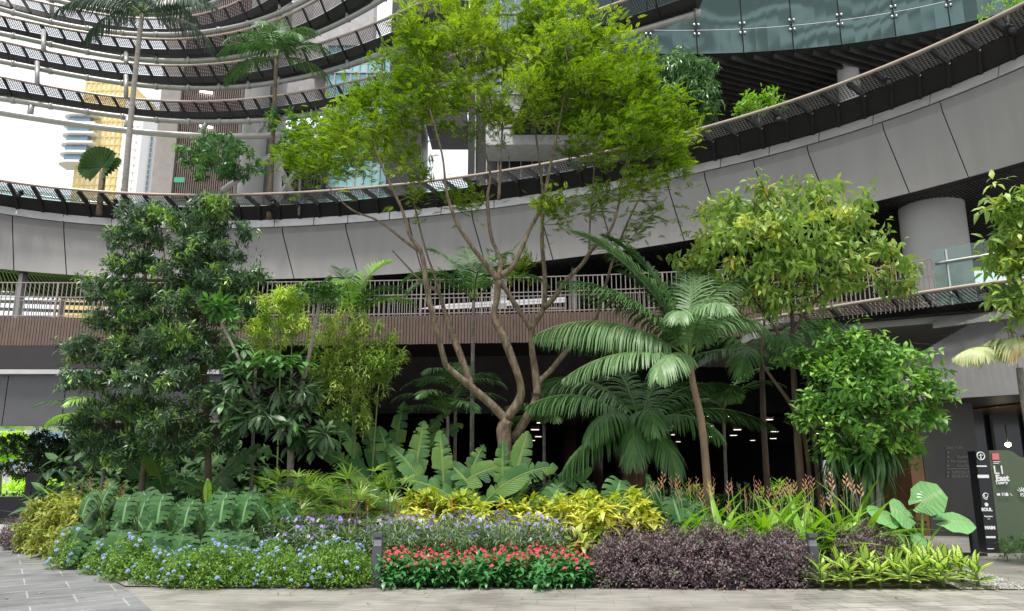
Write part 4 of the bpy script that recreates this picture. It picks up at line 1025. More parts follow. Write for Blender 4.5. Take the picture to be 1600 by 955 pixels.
M_ALO = leafmat('elephant_ear_leaf', (.13, .32, .10), (.18, .38, .14), None, mid=(.32, .5, .22), veins=9, vdark=.72, trans=.25, rough=.3, spec=.55)
M_RHAP = leafmat('fan_palm_leaf', (.06, .14, .02), (.17, .27, .04), (.25, .34, .06), (.5, .7), trans=.3, rough=.35)
M_HEL = leafmat('heliconia_leaf', (.12, .27, .02), (.22, .4, .035), None, mid=(.35, .5, .12), trans=.35, rough=.33)
M_ORG = leafmat('orange_bract', (.52, .20, .12), (.58, .36, .24), None, trans=.3, rough=.5)
M_DIEF = leafmat('striped_leaf', (.38, .52, .10), (.50, .60, .13), None, mid=(.55, .65, .2), veins=7, vdark=.9, edge=((.03, .12, .02), .24, 6.0), trans=.3, rough=.3)
M_CROT = leafmat('croton_yellow_leaf', (.42, .42, .04), (.78, .75, .18), (.20, .28, .03), (.44, .55), trans=.3, rough=.35, ns=3)
M_CROTD = leafmat('croton_green_leaf', (.10, .15, .02), (.26, .27, .04), None, trans=.25, rough=.4)
M_DUR = leafmat('olive_gold_leaf', (.13, .16, .02), (.30, .32, .05), None, trans=.3, rough=.5)
M_LOR = leafmat('purple_leaf', (.065, .04, .047), (.18, .135, .14), (.12, .15, .09), (.6, .75), trans=.15, rough=.55, ns=4)
M_PLU = leafmat('plumbago_leaf', (.07, .16, .02), (.17, .29, .045), None, trans=.3, rough=.5)
M_PLUF = leafmat('plumbago_flower', (.26, .33, .68), (.46, .54, .80), None, trans=.3, rough=.6)
M_RUE = leafmat('ruellia_leaf', (.14, .22, .10), (.26, .35, .20), None, trans=.3, rough=.5)
M_RUEF = leafmat('ruellia_flower', (.22, .11, .50), (.36, .24, .66), None, trans=.3, rough=.6)
M_LIL = leafmat('lilac_flower', (.62, .50, .75), (.75, .66, .85), None, trans=.3, rough=.6)
M_PEN = leafmat('pentas_leaf', (.025, .12, .03), (.06, .20, .05), None, mid=(.15, .35, .1), trans=.25, rough=.35)
M_PENF = leafmat('pentas_flower', (.62, .07, .13), (.66, .16, .22), None, trans=.3, rough=.6)
M_GING = leafmat('red_ginger_bract', (.55, .02, .02), (.75, .06, .03), None, trans=.2, rough=.4)
M_UND = leafmat('understorey_leaf', (.018, .05, .016), (.05, .11, .03), (.1, .2, .04), (.6, .75), mid=(.12, .2, .08), trans=.2, rough=.42, spec=.35, ns=1.2)
M_WEEP = leafmat('weeping_leaf', (.05, .12, .04), (.15, .27, .09), None, trans=.2, rough=.3, spec=.6)
M_HEDG = leafmat('hedge_leaf', (.03, .08, .02), (.08, .18, .03), None, trans=.2, rough=.5)
M_LIME = leafmat('lime_leaf', (.35, .5, .04), (.5, .65, .08), None, trans=.4, rough=.5)
M_DTREE = leafmat('shade_tree_leaf', (.02, .06, .018), (.06, .13, .03), None, trans=.15, rough=.4)

# ------------------------------------------------------------------ leaf clusters
def whorl(g, P, D, n, t, tilt=.9, tj=.25, s=(.8, 1.2), spread=.03, sag=0.0):
    K = len(P); P = np.repeat(P, n, 0); D = nrm(np.repeat(D, n, 0)); a = np.tile(np.arange(n) * 2.399, K) + np.repeat(U(0, 6.28, K), n) + U(-.3, .3, K * n)
    Fm = frames(D, A(.1, .2, 1.)); x, z = Fm[..., 0], Fm[..., 2]
    ti = tilt + RNG.normal(0, tj, K * n)
    d = D * np.cos(ti)[:, None] + (x * np.cos(a)[:, None] + z * np.sin(a)[:, None]) * np.sin(ti)[:, None]; d[:, 2] -= sag
    d = nrm(d); R = frames(d, nrm(D * .7 + A(0, 0, .8)))
    g.inst(t, R, P + RNG.normal(0, spread, P.shape), U(s[0], s[1], K * n)); return g
def sprays(g, P, c, n, t, s=(.8, 1.2), flat_=.5, spread=.12, droop=.0):
    """n flat compound leaves round each twig end, pointing away from the crown's middle c"""
    K = len(P); Q = np.repeat(P, n, 0); o = nrm(np.repeat(P - c, n, 0)); d = nrm(o * .8 + RNG.normal(0, .75, Q.shape) * A(1, 1, flat_)); d[:, 2] -= droop; d = nrm(d)
    up = nrm(A(0, 0, 1) + RNG.normal(0, .35, Q.shape)); g.inst(t, frames(d, up), Q + RNG.normal(0, spread, Q.shape), U(s[0], s[1], K * n)); return g
def pinnate_t(L=.30, pairs=7, ll=.075, lw=.024, droop=.2, twopart=False):
    lt = leaf_t(ll, lw, 1, rows=3, fold=.3, droop=.1) if twopart else (A((0, 0, 0), (lw / 2, ll * .5, .003), (0, ll, -.006), (-lw / 2, ll * .5, .003)), [np.array([[0, 1, 2, 3]])], A((.5, 0), (1, .5), (.5, 1), (0, .5)))
    parts = []
    for i in range(pairs):
        f = (i + 1) / (pairs + .5); y = L * f; z = -droop * L * f * f; k = .65 + .6 * sin(pi * f)
        for s in (-1, 1): parts.append((lt, euler(-s * (1.05 - .3 * f), -.15), (0, y, z), k))
    parts.append((lt, euler(0, -.3), (0, L, -droop * L), 1.0)); return tm(parts)
def frond(L, n, ll, lw, e0=.9, bend=1.6, vang=.35, droop=.5, side=1.0, r0=.02, pet=.15, seg=3, tipk=.35, rev=False, curl=0.0):
    """one feather-shaped palm leaf along +Y from the origin; e0 start elevation, bend total downward turn; returns G (leaflets, rachis)"""
    K = 26; s = np.linspace(0, 1, K); el = e0 - bend * s ** 1.3; st_ = L / (K - 1)
    yaw = curl * s * s
    pts = np.concatenate([[[0, 0, 0]], np.cumsum(np.stack([np.sin(yaw) * np.cos(el), np.cos(yaw) * np.cos(el), np.sin(el)], 1)[:-1] * st_, 0)])
    gr = G(); tube(gr, pts, np.linspace(r0, r0 * .2, K), 5); gl = G()
    T = nrm(np.gradient(pts, axis=0)); f = np.linspace(pet, .995, n); idx = f * (K - 1); i0 = np.minimum(idx.astype(int), K - 2); fr = (idx - i0)[:, None]
    P = pts[i0] * (1 - fr) + pts[i0 + 1] * fr; D = nrm(T[i0] * (1 - fr) + T[i0 + 1] * fr)
    X = nrm(np.cross(D, A(0, 0, 1))); N_ = np.cross(X, D)
    u = (f - pet) / (1 - pet); LL = ll * (np.sin(pi * np.clip(u * .8 + .16, 0, 1)) ** .6) * np.where(u > .85, 1 - (u - .85) * 3 * (1 - tipk), 1)
    for sd in (-1, 1):
        ang = 1.15 - .75 * u + RNG.normal(0, .07, n)
        d = X * sd * np.sin(ang)[:, None] + D * np.cos(ang)[:, None] + N_ * (vang + RNG.normal(0, .08, n))[:, None]; d = nrm(d)
        q = P.copy(); V = []; Wd = nrm(D - d * np.sum(D * d, 1)[:, None]); dd = d.copy(); rows = []
        jl = LL * U(.88, 1.08, n)
        for k in range(seg + 1):
            t = k / seg; w = lw / 2 * [ .5, 1, .8, .1, .05][k if seg == 3 else min(4, k)]
            rows.append(np.stack([q - Wd * w, q + Wd * w], 1)); dd = nrm(dd + A(0, 0, -1) * droop / seg * (1 + t)); q = q + dd * (jl / seg)[:, None]
        V = np.stack(rows, 1)                      # n, seg+1, 2, 3
        m_ = (seg + 1) * 2; ff = np.array([(2 * k, 2 * k + 1, 2 * k + 3, 2 * k + 2) for k in range(seg)])
        uv = np.tile(A(*[(x_, k / seg) for k in range(seg + 1) for x_ in (0, 1)]), (n, 1))
        gl.add(V.reshape(-1, 3), (ff[None] + (np.arange(n) * m_)[:, None, None]).reshape(-1, 4), uv)
    return gl, gr
def xform(g, R, T, S=1.0):
    o = G(); o.n = g.n; o.f = g.f; o.uv = g.uv; o.v = [v @ np.asarray(R).T * S + T for v in g.v]; return o
def palm(t, top, specs, mat, rmat, name='frond'):
    """specs: (yaw, L, n, ll, lw, e0, bend, droop, vang[, mat])"""
    for sp_ in specs:
        yaw, L, n, ll, lw, e0, bend, droop, vang = sp_[:9]; m_ = sp_[9] if len(sp_) > 9 else mat
        gl, gr = frond(L, n, ll, lw, e0, bend, vang, droop, r0=.012 + L * .005)
        R = euler(-yaw, 0)
        o = t.part(name, xform(gl, R, top), m_); t.part('rib', xform(gr, R, top), rmat, o)
# ================================================================== TREES
def bp(l, Y0, Y1): K = len(l); return [py_(x, y, lerp(Y0, Y1, i / (K - 1))) for i, (x, y) in enumerate(l)]
def simple_tree(name, label, base, brs, blobs, leafs, barkm, rt=.005, pw=.45, group=None, cat='tree', step=.35, up=.25, trunk_n=9, dens=1.0):
    t = Thing(name, label, cat, base, group); T = Tree()
    for l, r0, r1 in brs: T.branch(l, r0, r1)
    tg = np.concatenate([blob(*b[:6], int(b[6] * dens)) for b in blobs]); tg[:, 2] = np.maximum(tg[:, 2], .15)
    g = T.grow(tg, rt=rt, pw=pw, step=step, up=up)
    t.part('trunk', T.trunk(trunk_n).merge(g), barkm)
    leafs(t, tg); return t, tg

# ---- the feathery tree in the middle
FY = 14.0
gb = ground_at(792, FY)
B = []
B.append(([gb, py_(788, 700, FY), py_(792, 655, FY)], .16, .12))
B.append((bp([(792, 658), (770, 635), (735, 605), (700, 575), (694, 560), (685, 520), (670, 460), (660, 398), (640, 368), (628, 331), (616, 305), (600, 270), (585, 230)], FY, FY - .9), .08, .016))
B.append((bp([(658, 395), (630, 375), (590, 345), (551, 328), (520, 300), (490, 262)], FY - .4, FY - .2), .03, .01))
B.append((bp([(737, 607), (720, 556), (705, 520), (692, 480), (686, 458), (655, 436), (613, 392)], FY, FY + .7), .08, .014))
B.append((bp([(692, 480), (682, 440), (668, 400), (655, 350), (640, 280), (635, 200)], FY + .3, FY + 1.), .03, .01))
B.append((bp([(792, 655), (811, 625), (813, 600), (803, 566), (789, 531), (772, 497), (775, 465), (779, 438)], FY, FY - .3), .085, .06))
B.append((bp([(779, 438), (755, 408), (737, 383), (713, 345), (697, 300), (690, 240), (672, 170)], FY - .3, FY - .9), .06, .012))
B.append((bp([(779, 436), (782, 405), (768, 369), (762, 310), (765, 270), (748, 200), (735, 120)], FY - .3, FY + .5), .05, .012))
B.append((bp([(782, 430), (800, 417), (817, 383), (829, 356), (848, 321), (860, 259), (874, 190), (886, 110), (880, 60)], FY - .3, FY), .055, .012))
B.append((bp([(779, 438), (792, 455), (806, 476), (820, 500), (830, 514)], FY - .3, FY + .1), .05, .05))
B.append((bp([(800, 690), (822, 655), (838, 622), (836, 586), (830, 545), (831, 514), (850, 481), (852, 431), (848, 379), (849, 310), (842, 250), (832, 180), (820, 100)], FY + .2, FY + .6), .09, .013))
B.append((bp([(851, 480), (866, 465), (882, 441), (910, 413), (925, 390), (952, 362), (965, 325), (975, 270), (990, 210), (1000, 150)], FY + .3, FY - .5), .055, .012))
B.append((bp([(838, 618), (843, 597), (862, 578), (900, 530), (928, 500), (945, 448), (960, 400), (985, 340), (1010, 290)], FY + .2, FY + 1.1), .07, .014))
B.append((bp([(921, 393), (922, 350), (926, 300), (930, 240), (940, 170)], FY, FY + .6), .025, .01))
B.append((bp([(779, 311), (783, 242), (786, 173), (786, 69)], FY - .4, FY), .03, .008))
clumps = [(785, 30, 75, 32, 14, .9, 34), (900, 45, 62, 38, 14.2, .9, 34), (690, 48, 62, 38, 13.6, 1.0, 32), (640, 95, 42, 45, 14.2, 1.0, 26), (735, 85, 70, 40, 13.4, 1.0, 34), (820, 88, 60, 36, 14.8, .9, 26),
          (880, 100, 70, 40, 13.3, 1.0, 36), (955, 95, 55, 48, 14.5, 1.0, 32), (990, 150, 55, 40, 13.6, 1.0, 34), (1022, 190, 52, 34, 14.6, .9, 30), (1040, 240, 34, 30, 13.8, .7, 18), (930, 155, 70, 42, 14.2, 1.1, 40),
          (640, 150, 48, 40, 13.3, 1.0, 28), (690, 130, 60, 36, 14.8, 1.0, 28), (600, 180, 52, 38, 14.0, .9, 26), (560, 205, 55, 32, 13.6, .9, 26), (510, 220, 50, 32, 14.4, .8, 24), (475, 255, 36, 24, 13.9, .6, 14), (545, 245, 55, 30, 13.5, .8, 22),
          (800, 160, 60, 30, 13.2, .8, 24), (770, 195, 45, 24, 14.6, .7, 16), (860, 165, 55, 32, 14.8, .9, 22), (960, 215, 60, 30, 13.3, .9, 26), (1045, 200, 30, 22, 14.9, .5, 10), (620, 230, 48, 26, 14.5, .7, 16), (900, 220, 50, 22, 14.6, .7, 12), (690, 180, 36, 18, 14.8, .5, 8),
          (725, 305, 36, 18, 14.2, .5, 8), (880, 325, 40, 18, 13.5, .5, 8), (930, 315, 50, 20, 14.2, .6, 9), (1000, 300, 42, 26, 13.6, .6, 10), (1000, 345, 36, 20, 14.2, .5, 6), (855, 345, 30, 14, 14.6, .4, 4), (960, 380, 30, 15, 14.6, .4, 3), (1040, 275, 32, 18, 14.4, .5, 6), (650, 290, 36, 16, 13.6, .5, 8), (800, 415, 30, 12, 14.4, .4, 5)]
PT = pinnate_t(.19, 8, .056, .020, .25)
def feath(t, tg):
    g = G(); c = py_(790, 300, 14)
    sprays(g, tg, c - A(0, 0, 3), 17, PT, (.6, 1.2), .28, .105); sprays(g, tg, c, 3, PT, (.6, 1.0), .5, .28)
    t.part('crown', g, M_FEATH)
simple_tree('feathery_tree', 'tall many-stemmed tree with feathery lime-green crown and tan trunks in the middle of the garden', gb, B, clumps, feath, M_BARK, rt=.0045, pw=.48, dens=.95)

# ---- two dark evergreen trees on the left
LAN = leaf_t(.125, .034, 2, 'lance', .25, .2); LAN = leaf_t(.15, .038, 2, 'lance', .25, .2); LANs = leaf_t(.10, .03, 2, 'lance', .2, .2)
def evg(t, tg):
    g = G(); d = nrm(RNG.normal(0, 1, tg.shape) * A(1, 1, .25) + A(0, 0, .3)); q = np.concatenate([tg, tg + RNG.normal(0, .07, tg.shape) * A(1, 1, .5), tg + RNG.normal(0, .11, tg.shape) * A(1, 1, .4)]); d = np.concatenate([d, d, -d * A(1, 1, -1)])
    whorl(g, q, d, 14, LAN, 1.0, .35, (.7, 1.25), .035); t.part('crown', g, M_EVG)
ev1 = [(118, 600, 26, 12, 14.3, .4, 8), (240, 470, 50, 24, 14.9, .6, 16), (228, 335, 38, 18, 14.6, .45, 20), (215, 370, 45, 24, 14.6, .5, 30), (205, 410, 50, 26, 14.6, .6, 34), (190, 455, 62, 24, 14.5, .7, 40), (200, 500, 66, 24, 14.5, .8, 42), (165, 545, 60, 18, 14.4, .8, 30), (225, 560, 60, 26, 14.5, .8, 32), (150, 590, 55, 16, 14.4, .7, 24), (190, 640, 70, 24, 14.6, .8, 36), (150, 690, 45, 20, 14.7, .6, 16), (240, 690, 70, 24, 14.8, .7, 28), (140, 440, 22, 10, 14.4, .3, 5), (125, 560, 24, 10, 14.3, .3, 6)]
simple_tree('evergreen_tree', 'leftmost dark glossy evergreen tree with layered branches, tip just below the walkway', ground_at(228, 14.6),
            [([ground_at(226, 14.6), py_(228, 700, 14.6), py_(226, 560, 14.6), py_(228, 440, 14.6), py_(226, 340, 14.6)], .075, .012)], [(x, y, max(12, rx * .86), ry * .74, Y, dy_ * .85, n) for x, y, rx, ry, Y, dy_, n in ev1 + [(180, 712, 40, 14, 14.6, .6, 18), (120, 660, 26, 12, 14.6, .4, 8)]], evg, M_BARKD, rt=.003, dens=1.45)
ev2 = [(330, 325, 34, 20, 14.2, .45, 24), (310, 350, 55, 26, 14.2, .6, 40), (330, 392, 62, 28, 14.2, .7, 46), (290, 425, 55, 26, 14.3, .7, 38), (345, 440, 60, 26, 14.1, .7, 40), (310, 480, 75, 28, 14.2, .8, 48), (370, 490, 36, 28, 14.0, .5, 16), (280, 530, 66, 28, 14.1, .8, 42), (330, 560, 60, 28, 14.2, .8, 30), (250, 590, 75, 24, 13.9, .8, 38), (320, 625, 60, 26, 14.2, .7, 28), (270, 655, 60, 24, 13.9, .6, 24), (380, 360, 20, 14, 14.1, .3, 7), (390, 430, 20, 14, 14.1, .3, 6), (350, 665, 40, 18, 14.1, .5, 12)]
simple_tree('evergreen_tree', 'taller dark evergreen tree with bright green tips and brown trunk, right of the leftmost one', ground_at(322, 14.2),
            [([ground_at(325, 14.2), py_(325, 740, 14.2), py_(322, 640, 14.2), py_(318, 520, 14.2), py_(326, 420, 14.2), py_(330, 330, 14.2)], .085, .012)], [(x, y, max(12, rx * .86), ry * .74, Y, dy_ * .85, n) for x, y, rx, ry, Y, dy_, n in ev2 + [(265, 700, 44, 16, 14.0, .6, 20), (330, 695, 36, 14, 14.0, .5, 14)]], evg, M_BARKD, rt=.003, dens=1.25)

# ---- broad-leaved tree with big whorls
OB = leaf_t(.30, .10, 4, 'obov', .35, .12, petiole=.03); OBd = leaf_t(.30, .085, 4, 'obov', .3, .12, petiole=.03)
t = Thing('whorl_leaf_tree', 'slender leaning tree with big glossy whorled leaves, in front of the yellow-green shrubs', 'tree', ground_at(450, 13.2)); T = Tree()
T.branch([ground_at(455, 13.2), py_(456, 700, 13.2), py_(462, 640, 13.2), py_(478, 575, 13.2), py_(497, 480, 13.2), py_(502, 455, 13.2)], .06, .03)
T.branch([py_(458, 690, 13.2), py_(410, 640, 13.1), py_(372, 560, 13.0), py_(345, 500, 13.0)], .035, .02)
tips = [(505, 452, .5, 3, .9), (483, 448, .3, 2, .8), (525, 455, .3, 2, .8), (340, 478, .5, 3, 1.0), (362, 500, .5, 2, .9), (328, 470, .2, 1, .8)]
g = G()
for x, y, s_, k, sc in tips:
    c = py_(x, y, 13.1); P = c + RNG.normal(0, .06, (k * 2, 3)); whorl(g, P, nrm(A(0, 0, 1) + RNG.normal(0, .4, P.shape)), 10, OB, 1.25, .25, (.7 * sc, 1.05 * sc), .02, .1)
mid = np.concatenate([blob(425, 560, 75, 16, 12.9, .5, 12), blob(395, 580, 45, 14, 12.7, .4, 7)])
whorl(g, mid, nrm(A(0, -.2, 1) + RNG.normal(0, .3, mid.shape)), 10, OB, 1.25, .25, (.8, 1.15), .02, .1)
low = np.concatenate([blob(420, 615, 85, 26, 12.9, .7, 26), blob(430, 660, 80, 26, 13.0, .7, 24), blob(490, 690, 50, 18, 13.0, .5, 10)])
T.grow(np.concatenate([mid, low]), rt=.005, pw=.4); t.part('trunk', T.trunk().merge(T.g), M_BARKG)
t.part('upper_crown', g, M_SCH)
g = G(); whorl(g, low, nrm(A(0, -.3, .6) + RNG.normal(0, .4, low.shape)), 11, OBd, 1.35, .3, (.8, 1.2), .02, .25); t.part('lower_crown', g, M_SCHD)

# ---- yellow-green narrow-leaved shrubs
NAR = leaf_t(.16, .028, 3, 'lance', .45, .15)
def narrow(m_):
    def f(t, tg):
        g = G(); q = np.concatenate([tg, tg - A(0, 0, .07), tg - A(0, 0, .14)]); whorl(g, q, nrm(A(0, 0, 1) + RNG.normal(0, .35, q.shape)), 11, NAR, 1.05, .3, (.7, 1.15), .02, .1); t.part('crown', g, m_)
    return f
def stems(xs, ys, Y, r=.02): return [([ground_at(x0, Y), py_((x0 + x1) / 2, (700 + y1) / 2, Y), py_(x1, y1, Y)], r, .008) for (x0, x1), y1 in zip(xs, ys)]
simple_tree('bamboo_like_shrub', 'bright yellow bushy shrub peeking out above the whorled-leaf tree', ground_at(440, 14), stems([(440, 435), (455, 455)], [470, 455], 14),
            [(435, 478, 32, 26, 14, .4, 34), (455, 462, 26, 16, 14, .35, 22), (420, 515, 30, 26, 14, .4, 26), (470, 515, 28, 26, 14, .4, 20)], narrow(M_YEL), M_STEM, cat='shrub', rt=.002)
simple_tree('striped_leaf_shrub', 'tall yellow-green shrub of narrow striped leaves left of the feathery tree trunks', ground_at(550, 13.8), stems([(540, 520), (555, 560), (580, 600), (560, 540)], [520, 500, 540, 600], 13.8, .018),
            [(590, 560, 34, 22, 13.7, .4, 26), (540, 655, 40, 22, 13.6, .4, 22), (500, 580, 24, 22, 13.8, .3, 16), (540, 500, 40, 18, 13.8, .4, 26), (580, 525, 40, 24, 13.8, .45, 30), (515, 540, 34, 28, 13.8, .4, 28), (555, 570, 50, 28, 13.6, .5, 34), (610, 550, 20, 30, 13.8, .3, 16), (530, 620, 45, 30, 13.6, .5, 30), (590, 600, 26, 22, 13.8, .3, 12)], narrow(M_REFL), M_STEM, cat='shrub', rt=.0022)

# ---- yellow-tipped tree on the right
MG = leaf_t(.24, .082, 3, 'lance', .45, .15, petiole=.02)
ty = 14.0
Bm = [([ground_at(1248, ty), py_(1248, 720, ty), py_(1240, 600, ty), py_(1238, 530, ty), py_(1240, 505, ty), py_(1225, 440, ty), py_(1200, 380, ty)], .075, .02),
      (bp([(1238, 520), (1262, 485), (1290, 450), (1330, 400)], ty, ty - .5), .04, .012), (bp([(1240, 560), (1215, 520), (1180, 470), (1140, 410)], ty, ty + .4), .04, .012),
      ([ground_at(1262, ty + .2), py_(1260, 700, ty), py_(1240, 640, ty), py_(1205, 590, ty), py_(1190, 560, ty), py_(1195, 500, ty)], .05, .02),
      ([ground_at(1275, ty), py_(1272, 680, ty), py_(1262, 600, ty - .1), py_(1275, 540, ty)], .05, .02)]
mg = [(1130, 335, 40, 26, 14.2, .6, 20), (1185, 315, 45, 20, 14, .6, 22), (1250, 308, 50, 18, 14, .6, 22), (1310, 330, 40, 24, 13.8, .6, 22), (1340, 370, 40, 26, 13.8, .6, 24), (1120, 385, 45, 28, 14.0, .7, 26), (1180, 365, 55, 30, 13.5, .8, 34), (1250, 360, 60, 30, 13.4, .8, 38), (1300, 400, 50, 28, 13.6, .7, 28), (1150, 430, 50, 24, 13.8, .7, 24), (1220, 430, 55, 26, 13.5, .7, 28), (1290, 445, 40, 22, 13.7, .6, 18), (1380, 410, 38, 26, 14, .5, 18), (1400, 440, 24, 22, 14.1, .4, 9), (1180, 470, 40, 18, 13.7, .5, 14), (1230, 478, 30, 14, 13.8, .4, 8), (1080, 405, 24, 18, 14.2, .4, 8), (1340, 430, 34, 20, 13.9, .5, 12)]
def mango(t, tg):
    g = G(); d = nrm(RNG.normal(0, 1, tg.shape) * A(1, 1, .4) + A(0, 0, .2)); q = np.concatenate([tg, tg + RNG.normal(0, .15, tg.shape)])
    whorl(g, q, np.concatenate([d, d]), 7, MG, 1.15, .4, (.6, 1.1), .05, .35); t.part('crown', g, M_MANGO)
    k = RNG.choice(len(tg), 22, replace=False); g = G(); q = tg[k] + A(0, -.15, .08); whorl(g, q, d[k], 4, MG, 1.1, .4, (.5, .8), .05, .2); t.part('flushed_leaves', g, M_MANGOR)
simple_tree('yellow_tipped_tree', 'tree with loose yellow-green drooping leaves and orange young tips, right of the big palm', ground_at(1248, ty), Bm, mg, mango, M_BARKD, rt=.0045)
# ---- dense green shrub tree below it
DN = leaf_t(.18, .078, 3, 'ovate', .3, .12, petiole=.02)
dn = [(1325, 530, 40, 12, 13.2, .5, 24), (1370, 560, 60, 20, 13.0, .6, 46), (1320, 580, 45, 20, 13.1, .6, 34), (1400, 590, 55, 18, 12.9, .6, 40), (1350, 620, 60, 22, 12.9, .7, 46), (1430, 615, 40, 12, 13.0, .5, 22), (1290, 620, 36, 20, 13.3, .5, 20), (1400, 650, 50, 20, 12.9, .6, 34), (1340, 670, 45, 20, 12.9, .6, 26), (1290, 555, 30, 18, 13.4, .4, 16), (1465, 605, 16, 8, 13.0, .2, 6), (1385, 690, 40, 14, 12.9, .4, 16)]
def dense(t, tg):
    g = G(); d = nrm(RNG.normal(0, .6, tg.shape) + A(0, -.2, .8)); q = np.concatenate([tg, tg + RNG.normal(0, .10, tg.shape)]); whorl(g, q, np.concatenate([d, d]), 9, DN, 1.2, .3, (.6, 1.15), .04, .15); t.part('crown', g, M_DENSE)
simple_tree('dense_shrub_tree', 'low dense bright green glossy tree standing above the hanging strap leaves on the right', ground_at(1345, 13.2),
            [([ground_at(1345, 13.2), py_(1340, 740, 13.2), py_(1335, 680, 13.2), py_(1350, 600, 13.1), py_(1340, 560, 13.1)], .05, .015), ([ground_at(1372, 13.2), py_(1372, 720, 13.1), py_(1380, 660, 13.0), py_(1400, 600, 13.0)], .04, .012), ([ground_at(1300, 13.3), py_(1302, 720, 13.3), py_(1300, 640, 13.3), py_(1295, 570, 13.3)], .03, .012)], [(x, y, rx * 1.08, ry * .8, Y, dy_, int(n * .8)) for x, y, rx, ry, Y, dy_, n in dn] + [(1245, 560, 18, 12, 13.4, .3, 8), (1262, 650, 26, 14, 13.3, .4, 12), (1300, 700, 26, 12, 13.2, .3, 10), (1455, 640, 18, 10, 13.0, .3, 8), (1415, 700, 20, 14, 12.9, .3, 8)], dense, M_BARKG, rt=.003, dens=1.15)
# ---- leafy branch entering at the right edge
def mk(m_, tp, n=8, k=2, sag=.2):
    def f(t, tg):
        g = G(); d = nrm(RNG.normal(0, .8, tg.shape) + A(0, 0, .4)); q = np.concatenate([tg] + [tg + RNG.normal(0, .12, tg.shape)] * (k - 1)); whorl(g, q, np.concatenate([d] * k), n, tp, 1.15, .35, (.6, 1.15), .04, sag); t.part('crown', g, m_)
    return f
simple_tree('edge_tree', 'bushy green tree with yellow tips cut off by the right edge, above the drooping palm', ground_at(1650, 11.5), [([ground_at(1650, 11.5), py_(1640, 600, 11.5), py_(1630, 420, 11.5), py_(1610, 330, 11.5)], .07, .02)],
            [(1590, 330, 24, 26, 11.5, .5, 16), (1580, 365, 20, 14, 11.5, .4, 9), (1600, 395, 30, 30, 11.5, .5, 22), (1600, 445, 34, 26, 11.5, .5, 20), (1640, 380, 50, 60, 11.6, .7, 40), (1598, 475, 20, 14, 11.5, .3, 7), (1565, 310, 16, 10, 11.4, .2, 4)], mk(M_MANGO, MG), M_BARKG)

# ================================================================== PALMS
def ptrunk(t, pts, r0, r1, m_, n=12, ring=.0):
    P = smooth_path(pts, 10); K = len(P); R = np.linspace(r0, r1, K) * (1 + ring * (np.arange(K) % 3 == 0)); t.part('trunk', tube(G(), P, R, n), m_)
# big palm right of the middle
tp = py_(1078, 560, 13.2)
t = Thing('feather_palm', 'big palm with broad arching pale green fronds and slim tan trunk', 'palm', ground_at(1105, 13.2))
ptrunk(t, [ground_at(1106, 13.2), py_(1104, 740, 13.2), py_(1096, 660, 13.2), py_(1082, 595, 13.2), tp], .075, .055, plain('palm_trunk_tan', (.27, .18, .12), .8, var=.35, scale=5, bump=.5, stretch=(1, 1, .3)))
Rr = radians
palm(t, tp, [(Rr(-98), 3.0, 140, .75, .036, .6, 1.15, 1.9, .0, M_PALMB), (Rr(-112), 2.6, 90, .65, .034, .15, .8, 1.1, .1, M_PALMB), (Rr(-80), 3.2, 140, .7, .036, 1.2, .75, .6, .3, M_PALMB), (Rr(-60), 3.0, 130, .7, .036, 1.35, .8, .6, .3), (Rr(-95), 2.8, 100, .7, .036, .95, 1.0, 1.0, .2), (Rr(-150), 2.0, 66, .6, .036, .1, .9, 1.2, .1, M_PALMB),
             (Rr(-38), 2.5, 70, .7, .04, 1.25, .9, .4, .3), (Rr(30), 2.2, 66, .65, .038, 1.15, 1.6, .6, .25), (Rr(60), 2.0, 80, .65, .036, 1.35, 2.2, 1.0, .2, M_PALMB), (Rr(100), 1.8, 76, .65, .036, 1.2, 2.2, 1.2, .2, M_PALMB), (Rr(170), 2.0, 66, .6, .038, 1.15, 2.0, 1.0, .2, M_PALMB), (Rr(200), 1.7, 60, .55, .036, 1.25, 2.2, 1.0, .2, M_PALMB), (Rr(75), 2.4, 130, .75, .036, 1.5, 1.7, 1.1, .2, M_PALMB), (Rr(25), 2.5, 90, .7, .036, 1.45, 1.1, .8, .3, M_PALMB), (Rr(-20), 2.4, 80, .7, .04, 1.35, 1.2, .5, .3)], M_PALM, M_STEM)
